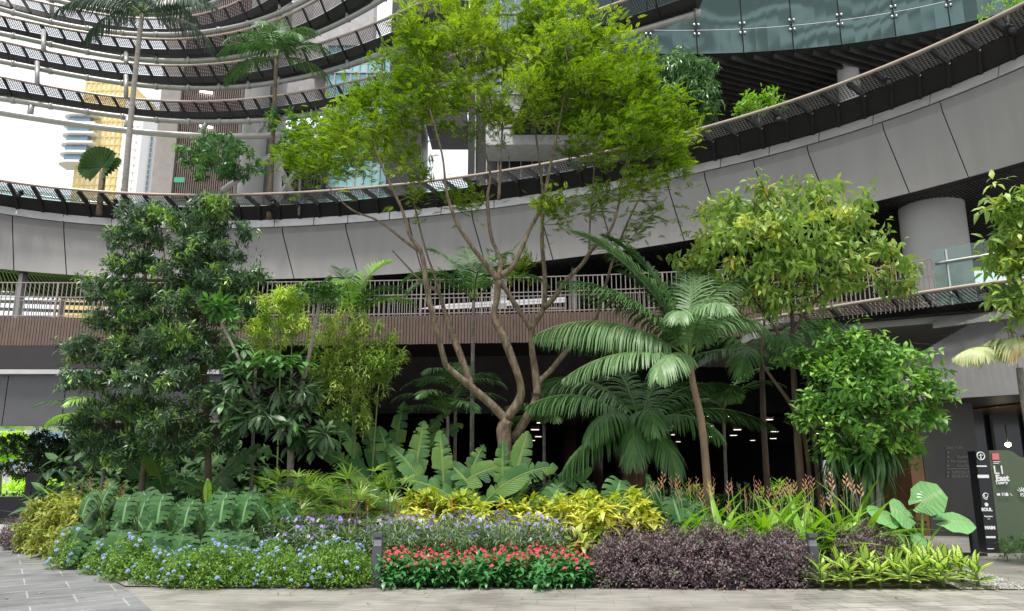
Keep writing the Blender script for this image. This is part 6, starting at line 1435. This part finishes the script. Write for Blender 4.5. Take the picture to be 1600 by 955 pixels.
# yellow crotons
def croton():
    p = proto('yellow_croton', 'shrub'); g1, g2 = G(), G(); lt = leaf_t(.17, .055, 3, 'lance', .4, .15); P, d = bush_pts(.24, .66, 60, .05, .6)
    hi = P[:, 2] > .38; whorl(g1, P[hi], nrm(d[hi] + A(0, 0, .5)), 8, lt, 1.1, .35, (.6, 1.1), .02, .25); whorl(g2, P[~hi], nrm(d[~hi] + A(0, 0, .4)), 7, lt, 1.1, .35, (.6, 1.1), .02, .2)
    top = P[P[:, 2] > .5]; whorl(g1, top + A(0, 0, .04), nrm(top * A(1, 1, 0) + A(0, 0, .8)), 8, lt, .9, .3, (.6, 1.), .02, .1)
    p.part('yellow_foliage', g1, M_CROT); p.part('green_foliage', g2, M_CROTD); p.part('twigs', twigs(P, 14, .007), M_STEM); return p
sp6 = [(928, 11.3), (962, 11.5), (998, 11.9), (900, 11.8), (862, 12.2), (825, 12.4), (945, 12.0), (790, 12.5), (757, 12.5), (722, 12.4), (692, 12.5), (662, 12.4), (872, 12.6), (912, 12.4), (740, 12.8), (705, 12.9), (676, 12.9), (648, 12.7), (838, 12.8), (985, 12.4)]
order6 = sorted(range(len(sp6)), key=lambda i: sp6[i][0]); rk6 = {j: i for i, j in enumerate(order6)}
plant_row(croton(), 'yellow crotons across the middle of the bed', sp6, lambda i: 'yellow-leaved croton, %s from the left of all crotons' % ORD[rk6[i]], (1.4, 1.68))
# orange-flowered heliconia
def helic():
    p = proto('orange_flower_clump', 'flowering plant'); g = G(); lt = leaf_t(.84, .068, 8, 'lance', .55, .22, petiole=.05); n = 34
    D = dirs(U(0, 6.28, n), U(.8, 1.5, n)); g.inst(lt, frames(D, nrm(A(0, 0, .6) - D * .1 + RNG.normal(0, .1, D.shape))), RNG.normal(0, .08, (n, 3)) * A(1, 1, 0), U(.8, 1.25, n)); p.part('foliage', g, M_HEL)
    for k in range(5):
        a = k * 1.3; q = A(cos(a) * .16, sin(a) * .12, .74 + .13 * sin(k * 2.3)); g = G(); gs = tube(G(), [A(cos(a) * .04, sin(a) * .04, 0), q * A(.7, .7, .6), q + A(0, 0, -.02)], .0035, 4); lb = leaf_t(.068, .018, 2, 'lance', .1, .3)
        for j in range(5):
            z = -.03 + .03 * j; dv = nrm(A((-1) ** j * .55, .15 * sin(k), 1.)); g.inst(lb, frames(dv[None], A(0, -1, .2)[None]), (q + A(0, 0, z))[None], np.array([1.15 - j * .12]))
        o = p.part('orange_bract', g, M_ORG); p.part('flower_stalk', gs, M_STEM, o)
    return p
sp7 = [(1040, 12.4)] + [(x, 12.0) for x in (1075, 1115, 1155, 1195, 1235, 1275)] + [(1312, 12.3)] + [(x, 12.8) for x in (1055, 1100, 1150, 1200, 1255, 1305)]
plant_row(helic(), 'orange-flowered clumps on the right of the bed', sp7, lambda i: ('%s orange-flowered strap-leaf clump from the left in the front row on the right' % ORD[i]) if i < 8 else ('%s orange-flowered strap-leaf clump from the left in the rear row on the right' % ORD[i - 8]), (1.35, 1.55))
plant_row(helic(), 'orange-flowered clumps at the left end', [(118, 15.4), (152, 15.0), (182, 14.2)], ['leftmost orange-flowered clump above the olive-gold bushes', 'middle orange-flowered clump above the olive-gold bushes', 'orange-flowered clump above the olive-gold bushes, closest to the monstera'], (1.4, 1.5))
# striped dieffenbachia
def dief():
    p = proto('striped_leaf_plant', 'plant'); g = G(); lt = leaf_t(.21, .088, 5, 'ovate', .25, .22, petiole=.02)
    n = 9; D = dirs(np.arange(n) * 2.4, U(.25, .6, n)); g.inst(lt, frames(D), np.full((n, 3), 0.) + A(0, 0, .05) + D * .02, U(.8, 1., n))
    n = 6; D = dirs(np.arange(n) * 2.4 + 1, U(.75, 1.1, n)); g.inst(lt, frames(D), np.zeros((n, 3)) + A(0, 0, .12), U(.8, 1., n))
    n = 3; D = dirs(np.arange(n) * 2.1, U(1.25, 1.5, n)); g.inst(lt, frames(D, A(0, 1, .2)), np.zeros((n, 3)) + A(0, 0, .17), U(.7, .9, n)); p.part('leaves', g, M_DIEF)
    p.part('stem', tube(G(), [A(0, 0, 0), A(0, 0, .2)], [.018, .01], 6), M_STEM); return p
sp8 = []; lab8 = []
for r_, (y, xs_) in enumerate([(10.3, (1268, 1308, 1355, 1400, 1450, 1500)), (10.7, (1290, 1335, 1380, 1428, 1476)), (11.15, (1322, 1368, 1412, 1455)), (11.6, (1368, 1400, 1435)), (12.05, (1378, 1408))]):
    for k, x in enumerate(xs_): sp8.append((x + random.uniform(-3, 3), y)); lab8.append('yellow-green striped-leaf rosette, %s from the left in the %s row from the pavement' % (ORD[k], ORD[r_]))
plant_row(dief(), 'striped-leaf rosettes at the right tip of the bed', sp8, lab8, (1.4, 1.65))
# fan palms (rhapis)
def rhapis():
    p = proto('fan_palm', 'fan palm'); gs = G(); sl = leaf_t(.40, .035, 4, 'strap', .35, .25)
    for k in range(15):
        a = k * 2.4; h = .35 + .95 * (k / 14) + U(-.05, .05); r = U(.05, .22); q = A(cos(a) * r, sin(a) * r, h); tip = q + nrm(A(cos(a), sin(a), .9)) * .28
        tube(gs, [A(cos(a) * .05, sin(a) * .05, 0), A(cos(a) * .08, sin(a) * .08, h * .8), q, tip], [.014, .011, .006, .004], 5, cap=False)
        n = 9; dd = nrm(A(cos(a), sin(a), .35 + .9 * random.random())); Fm = frames(dd[None])[0]; an = np.linspace(-1.5, 1.5, n) + RNG.normal(0, .08, n); D = nrm(Fm[:, 1] * np.cos(an)[:, None] + Fm[:, 0] * np.sin(an)[:, None] + Fm[:, 2] * (.25 + .2 * random.random()))
        g = G(); g.inst(sl, frames(D, Fm[:, 2] + RNG.normal(0, .1, (n, 3))), np.repeat(tip[None], n, 0), U(.8, 1.05, n)); p.part('fan_leaf', g, M_RHAP)
    p.part('canes', gs, M_BARKD); return p
sp9 = [(450, 12.6), (490, 13.0), (530, 12.4), (570, 12.7), (610, 12.5), (465, 12.0), (555, 11.9)]
plant_row(rhapis(), 'fan palms left of the paddle-leaved plants', sp9, ['leftmost spiky fan palm, touching the monstera bed', 'second fan palm from the left, set further back', 'spiky fan palm in the middle of its group', 'fan palm right of the middle of its group', 'rightmost spiky fan palm, beside the paddle leaves', 'low fan palm at the front left of its group', 'low fan palm at the front middle of its group'], (.85, 1.0))
# red ginger
def ginger():
    p = proto('red_ginger', 'flowering plant'); g = G(); gs = tube(G(), [A(0, 0, 0), A(0, 0, .95)], .01, 5); lb = leaf_t(.05, .03, 2, 'ovate', .2, .3)
    for j in range(14): a = j * 2.4; g.inst(lb, frames(nrm(A(cos(a), sin(a), 1.1))[None]), A(0, 0, .8 + j * .018)[None], np.array([1.2 - j * .05]))
    p.part('red_bract', g, M_GING); p.part('stem', gs, M_STEM)
    g = G(); lt = leaf_t(.3, .07, 3, 'lance', .35, .15)
    for j in range(6): a = j * 2.1; g.inst(lt, frames(nrm(A(cos(a), sin(a), .7))[None]), A(0, 0, .15 + j * .1)[None], np.array([1.]))
    p.part('foliage', g, M_DENSE); return p
plant_row(ginger(), 'red gingers among the crotons', [(578, 12.0), (624, 11.9), (671, 12.0), (783, 11.8), (708, 12.2)], lambda i: ['red ginger spike among the fan palms', 'tall red ginger spike left of the first yellow croton', 'red ginger spike behind the leftmost crotons', 'red ginger spike under the rightmost paddle leaves', 'small red ginger spike behind the crotons, below the long paddle leaf'][i], (.9, 1.1))
# elephant ear
def ear_leaf(W=.5):
    g = G(); n = 18; c = A(0, 0, 0); V = [c]; uv = [(.5, .0)]
    for ring_, q in ((1, .5), (2, 1.0)):
        for i in range(n + 1):
            a = -pi * .93 + 2 * pi * .93 * i / n; r = W * (.62 + .38 * cos(a)) if abs(a) < 2.2 else W * (.40 + .12 * sin((abs(a) - 2.2) * 3)); r = max(r, W * .36) * (1 + .03 * (-1) ** i * (q == 1))
            V.append(A(r * q * sin(a) * 1.05, r * q * cos(a), -.10 * r * q * q + .03 * W * sin(a * 6) * q)); uv.append((.5 + .5 * q * sin(a), .3 + .5 * q * cos(a)))
    f3 = [(0, i + 2, i + 1) for i in range(n)]; f4 = [(1 + i, 2 + i, n + 3 + i, n + 2 + i) for i in range(n)]
    g.add(np.array(V), [np.array(f3), np.array(f4)], np.array(uv)); return g
b = ground_at(1424, 12.5)
t = Thing('elephant_ear', 'big elephant-ear plant with huge pale green leaves at the right end of the bed', 'plant', b); Yb = b[1]
for k, (x, y, W, d, up) in enumerate([(1440, 784, .38, (.75, -.25, .45), (-.25, -.95, .35)), (1418, 806, .36, (-.75, -.3, .35), (.25, -.8, .55)), (1388, 806, .36, (-.85, -.4, .05), (.1, -.65, .8)), (1480, 814, .40, (.95, -.15, .0), (0, -.5, .85)), (1432, 838, .22, (.3, -.3, -.6), (.3, -.8, .5)), (1400, 832, .2, (-.4, -.3, -.5), (-.3, -.8, .5))]):
    q = py_(x, y, Yb - .1); D = nrm(A(*d)); o = t.part('leaf', xform(ear_leaf(W), frames(D[None], nrm(A(*up))[None])[0], q), M_ALO)
    t.part('stalk', tube(G(), smooth_path([b + A(random.uniform(-.03, .03), 0, .0), lerp(b, q, .5) + A((b[0] - q[0]) * .15, 0, .08), q], 6), [.022] * 5 + [.02] * 4 + [.012] * 4, 8), M_HEL, o)
# hanging strap-leaf plant
t = Thing('strap_leaf_plant', 'fountain of long drooping dark strap leaves under the dense green tree', 'plant', ground_at(1345, 12.8)); g = G(); lt = leaf_t(.62, .085, 8, 'strap', .9, .2)
tps = np.concatenate([blob(1340, 696, 38, 14, 13.2, .3, 9), blob(1358, 724, 24, 14, 13.1, .25, 5)])
whorl(g, tps, nrm(A(0, -.2, 1) + RNG.normal(0, .3, tps.shape)), 20, lt, 1.2, .3, (.7, 1.1), .03, .55); t.part('leaves', g, M_STRAP)
gs = G()
for q in tps: tube(gs, [ground_at(1345, 12.8), lerp(ground_at(1345, 12.8), q, .5) + A(.05, 0, 0), q], .018, 6, cap=False)
t.part('canes', gs, M_BARKG)
t = Thing('strap_leaf_plant', 'tall blue-green strap-leaf plant behind the orange flowers, by the yellow-tipped tree trunk', 'plant', ground_at(1215, 13.4)); g = G(); q = ground_at(1215, 13.4)[None] + A(0, 0, .35); whorl(g, q, A(0, 0, 1)[None], 22, leaf_t(.95, .13, 8, 'strap', .5, .2), .6, .25, (.7, 1.1), .03); t.part('leaves', g, M_BAN)
# understorey bushes of broad dark leaves
UL = leaf_t(.26, .12, 4, 'ovate', .4, .12, petiole=.06); ULs = leaf_t(.16, .05, 3, 'lance', .4, .15)
def under(v):
    p = proto('understorey_plant', 'plant'); P, d = bush_pts(.45, .75, 46, .2, .5); g = G(); whorl(g, P, nrm(d + A(0, 0, .3)), 7, UL if v else ULs, 1.1, .35, (.6, 1.15), .04, .25)
    if not v: P2, d2 = bush_pts(.45, .8, 120, .15, .4); whorl(g, P2, nrm(d2 + A(0, 0, .3)), 8, ULs, 1.1, .35, (.6, 1.15), .04, .2)
    p.part('foliage', g, M_UND); p.part('stems', twigs(P, 16, .008), M_BARKD); return p
u1 = [(110, 16.4), (165, 15.8), (215, 14.6), (260, 14.2), (310, 14.3), (365, 14.2), (410, 14.0), (455, 14.4), (240, 16.4), (340, 16), (470, 15.8), (520, 14.8)]
plant_row(under(1), 'broad dark understorey plants under the left trees', u1, lambda i: 'broad dark-leaved understorey plant, %s from the left below the left trees' % ORD[sorted(range(len(u1)), key=lambda k: u1[k][0]).index(i)], (.9, 1.2))
u3 = [(135, 19), (165, 18.2), (205, 19), (245, 18.4), (290, 19), (335, 18.4), (380, 19)]
plant_row(under(1), 'tall shaded plants against the dark wall at the left', u3, lambda i: 'tall shaded broad-leaved plant against the dark wall, %s from the left' % ORD[i], (1.7, 2.2))
u2 = [(95, 16.5), (140, 17), (200, 17), (270, 17), (350, 17), (430, 17), (520, 16.5), (590, 15.5), (660, 16), (740, 15), (850, 16), (900, 17.5), (1080, 15.5), (1140, 14.6), (1180, 15.8), (1250, 15.2), (1300, 14.4), (1385, 13.6), (1040, 17)]
plant_row(under(0), 'fine-leaved understorey shrubs at the back of the bed', u2, lambda i: 'fine-leaved shaded shrub, %s from the left along the back of the bed' % ORD[sorted(range(len(u2)), key=lambda k: u2[k][0]).index(i)], (1.0, 1.45))
for i, (x, Y, s_, lab) in enumerate([(1215, 17.5, 1.3, 'bright green bush against the dark hall, right of the slim tan trunk'), (1090, 17.8, 1.2, 'bright green bush against the dark hall, left of the slim tan trunk')]):
    P, d = bush_pts(.5, .6, 90, .3, .6); g = G(); whorl(g, P, nrm(d + A(0, 0, .3)), 8, leaf_t(.16, .05, 2, 'oval', .3, .15), 1.1, .35, (.6, 1.1), .04); t = Thing('hall_bush', lab, 'shrub', ground_at(x, Y)); b = ground_at(x, Y); t.part('foliage', xform(g, np.eye(3), b, s_), M_HEL); t.part('stems', xform(twigs(P, 12, .01), np.eye(3), b, s_), M_STEM)
# planting at the foot of the totem sign
P = scatter([pz(1560, 862, 0)[:2], pz(1545, 872, 0)[:2], pz(1610, 888, 0)[:2], pz(1640, 850, 0)[:2]], 60); Q_ = np.c_[P, U(.05, .3, len(P))]; g = G(); whorl(g, Q_, nrm(A(0, 0, 1) + RNG.normal(0, .3, Q_.shape)), 10, leaf_t(.12, .035, 2, 'lance', .35, .2), 1.0, .35, (.6, 1.2), .03)
o = obj('foot_planting', g, M_HEDG); tag(o, 'low dark green planting around the foot of the totem sign', 'ground cover', kind='stuff')
# ---- beyond the left opening
def bgtree(name, label, x, Y, blobs, m_, lt, n=12, cat='tree', r=.12):
    simple_tree(name, label, ground_at(x, Y), [([ground_at(x, Y), lerp(ground_at(x, Y), py_(x, blobs[0][1], Y), .5), py_(x + 3, blobs[0][1], Y)], r, .03)], blobs, mk(m_, lt, n, 2, .1), M_BARKG, cat=cat)
bgtree('shade_tree', 'dark dense spreading tree beyond the left end of the building', 60, 26, [(60, 700, 45, 18, 26, 1.6, 110), (100, 705, 40, 20, 26, 1.6, 80), (45, 730, 30, 14, 26, 1.2, 40), (90, 735, 40, 16, 26, 1.3, 60)], M_DTREE, leaf_t(.16, .07, 1, 'oval', .2, .2), 14)
bgtree('lime_tree', 'sunlit lime-green tree behind the dark spreading tree on the far left', 8, 40, [(5, 690, 22, 16, 40, 1.6, 60), (-30, 700, 30, 20, 40, 2, 60), (15, 708, 14, 12, 40, 1, 30)], M_LIME, leaf_t(.25, .12, 1, 'oval', .2, .2), 12)
P = U(0, 1, (1500, 3)) * A(20, 1.6, .7) + A(-30, 45, .1); g = G(); whorl(g, P, nrm(RNG.normal(0, 1, P.shape) + A(0, -.3, .8)), 5, leaf_t(.3, .15, 1, 'oval', .2, .2), 1, .4, (.6, 1.1), .1)
o = obj('hedge', g, M_LIME); tag(o, 'clipped bright green hedge behind the lawn on the far left', 'hedge')
P = U(0, 1, (700, 3)) * A(5.5, 1.0, .45) + A(gp(0, 805)[0] - 1, 25.3, .1); g = G(); whorl(g, P, nrm(RNG.normal(0, 1, P.shape) + A(0, -.3, .8)), 6, leaf_t(.14, .05, 1, 'oval', .2, .2), 1, .4, (.6, 1.1), .06)
o = obj('hedge', g, M_HEDG); tag(o, 'low dark green hedge growing behind the low black wall', 'hedge')

# fallen leaves on the paving and the soil edge
P = np.concatenate([scatter([(-3, 7.5), (9, 7.5), (9, 10.2), (-3, 10.2)], 26), scatter([(-7, 9.6), (9, 10.0), (9, 10.35), (-5, 10.35)], 90), scatter([gp(240, 950), gp(196, 925), gp(60, 862), gp(0, 850), gp(0, 950)], 24), scatter([gp(1450, 890), gp(1600, 890), gp(1600, 925), gp(1480, 925)], 40)])
n = len(P); D = dirs(U(0, 6.28, n), U(-.1, .25, n)); g = G(); g.inst(leaf_t(.07, .03, 2, 'oval', .25, .25), frames(D), np.c_[P, np.full(n, .03)], U(.5, 1.2, n))
o = obj('leaf_litter', g, leafmat('dry_leaf', (.16, .09, .03), (.32, .24, .07), None, trans=.1, rough=.7)); tag(o, 'scattered dry brown and yellow leaves on the paving edge', 'fallen leaves', kind='stuff')
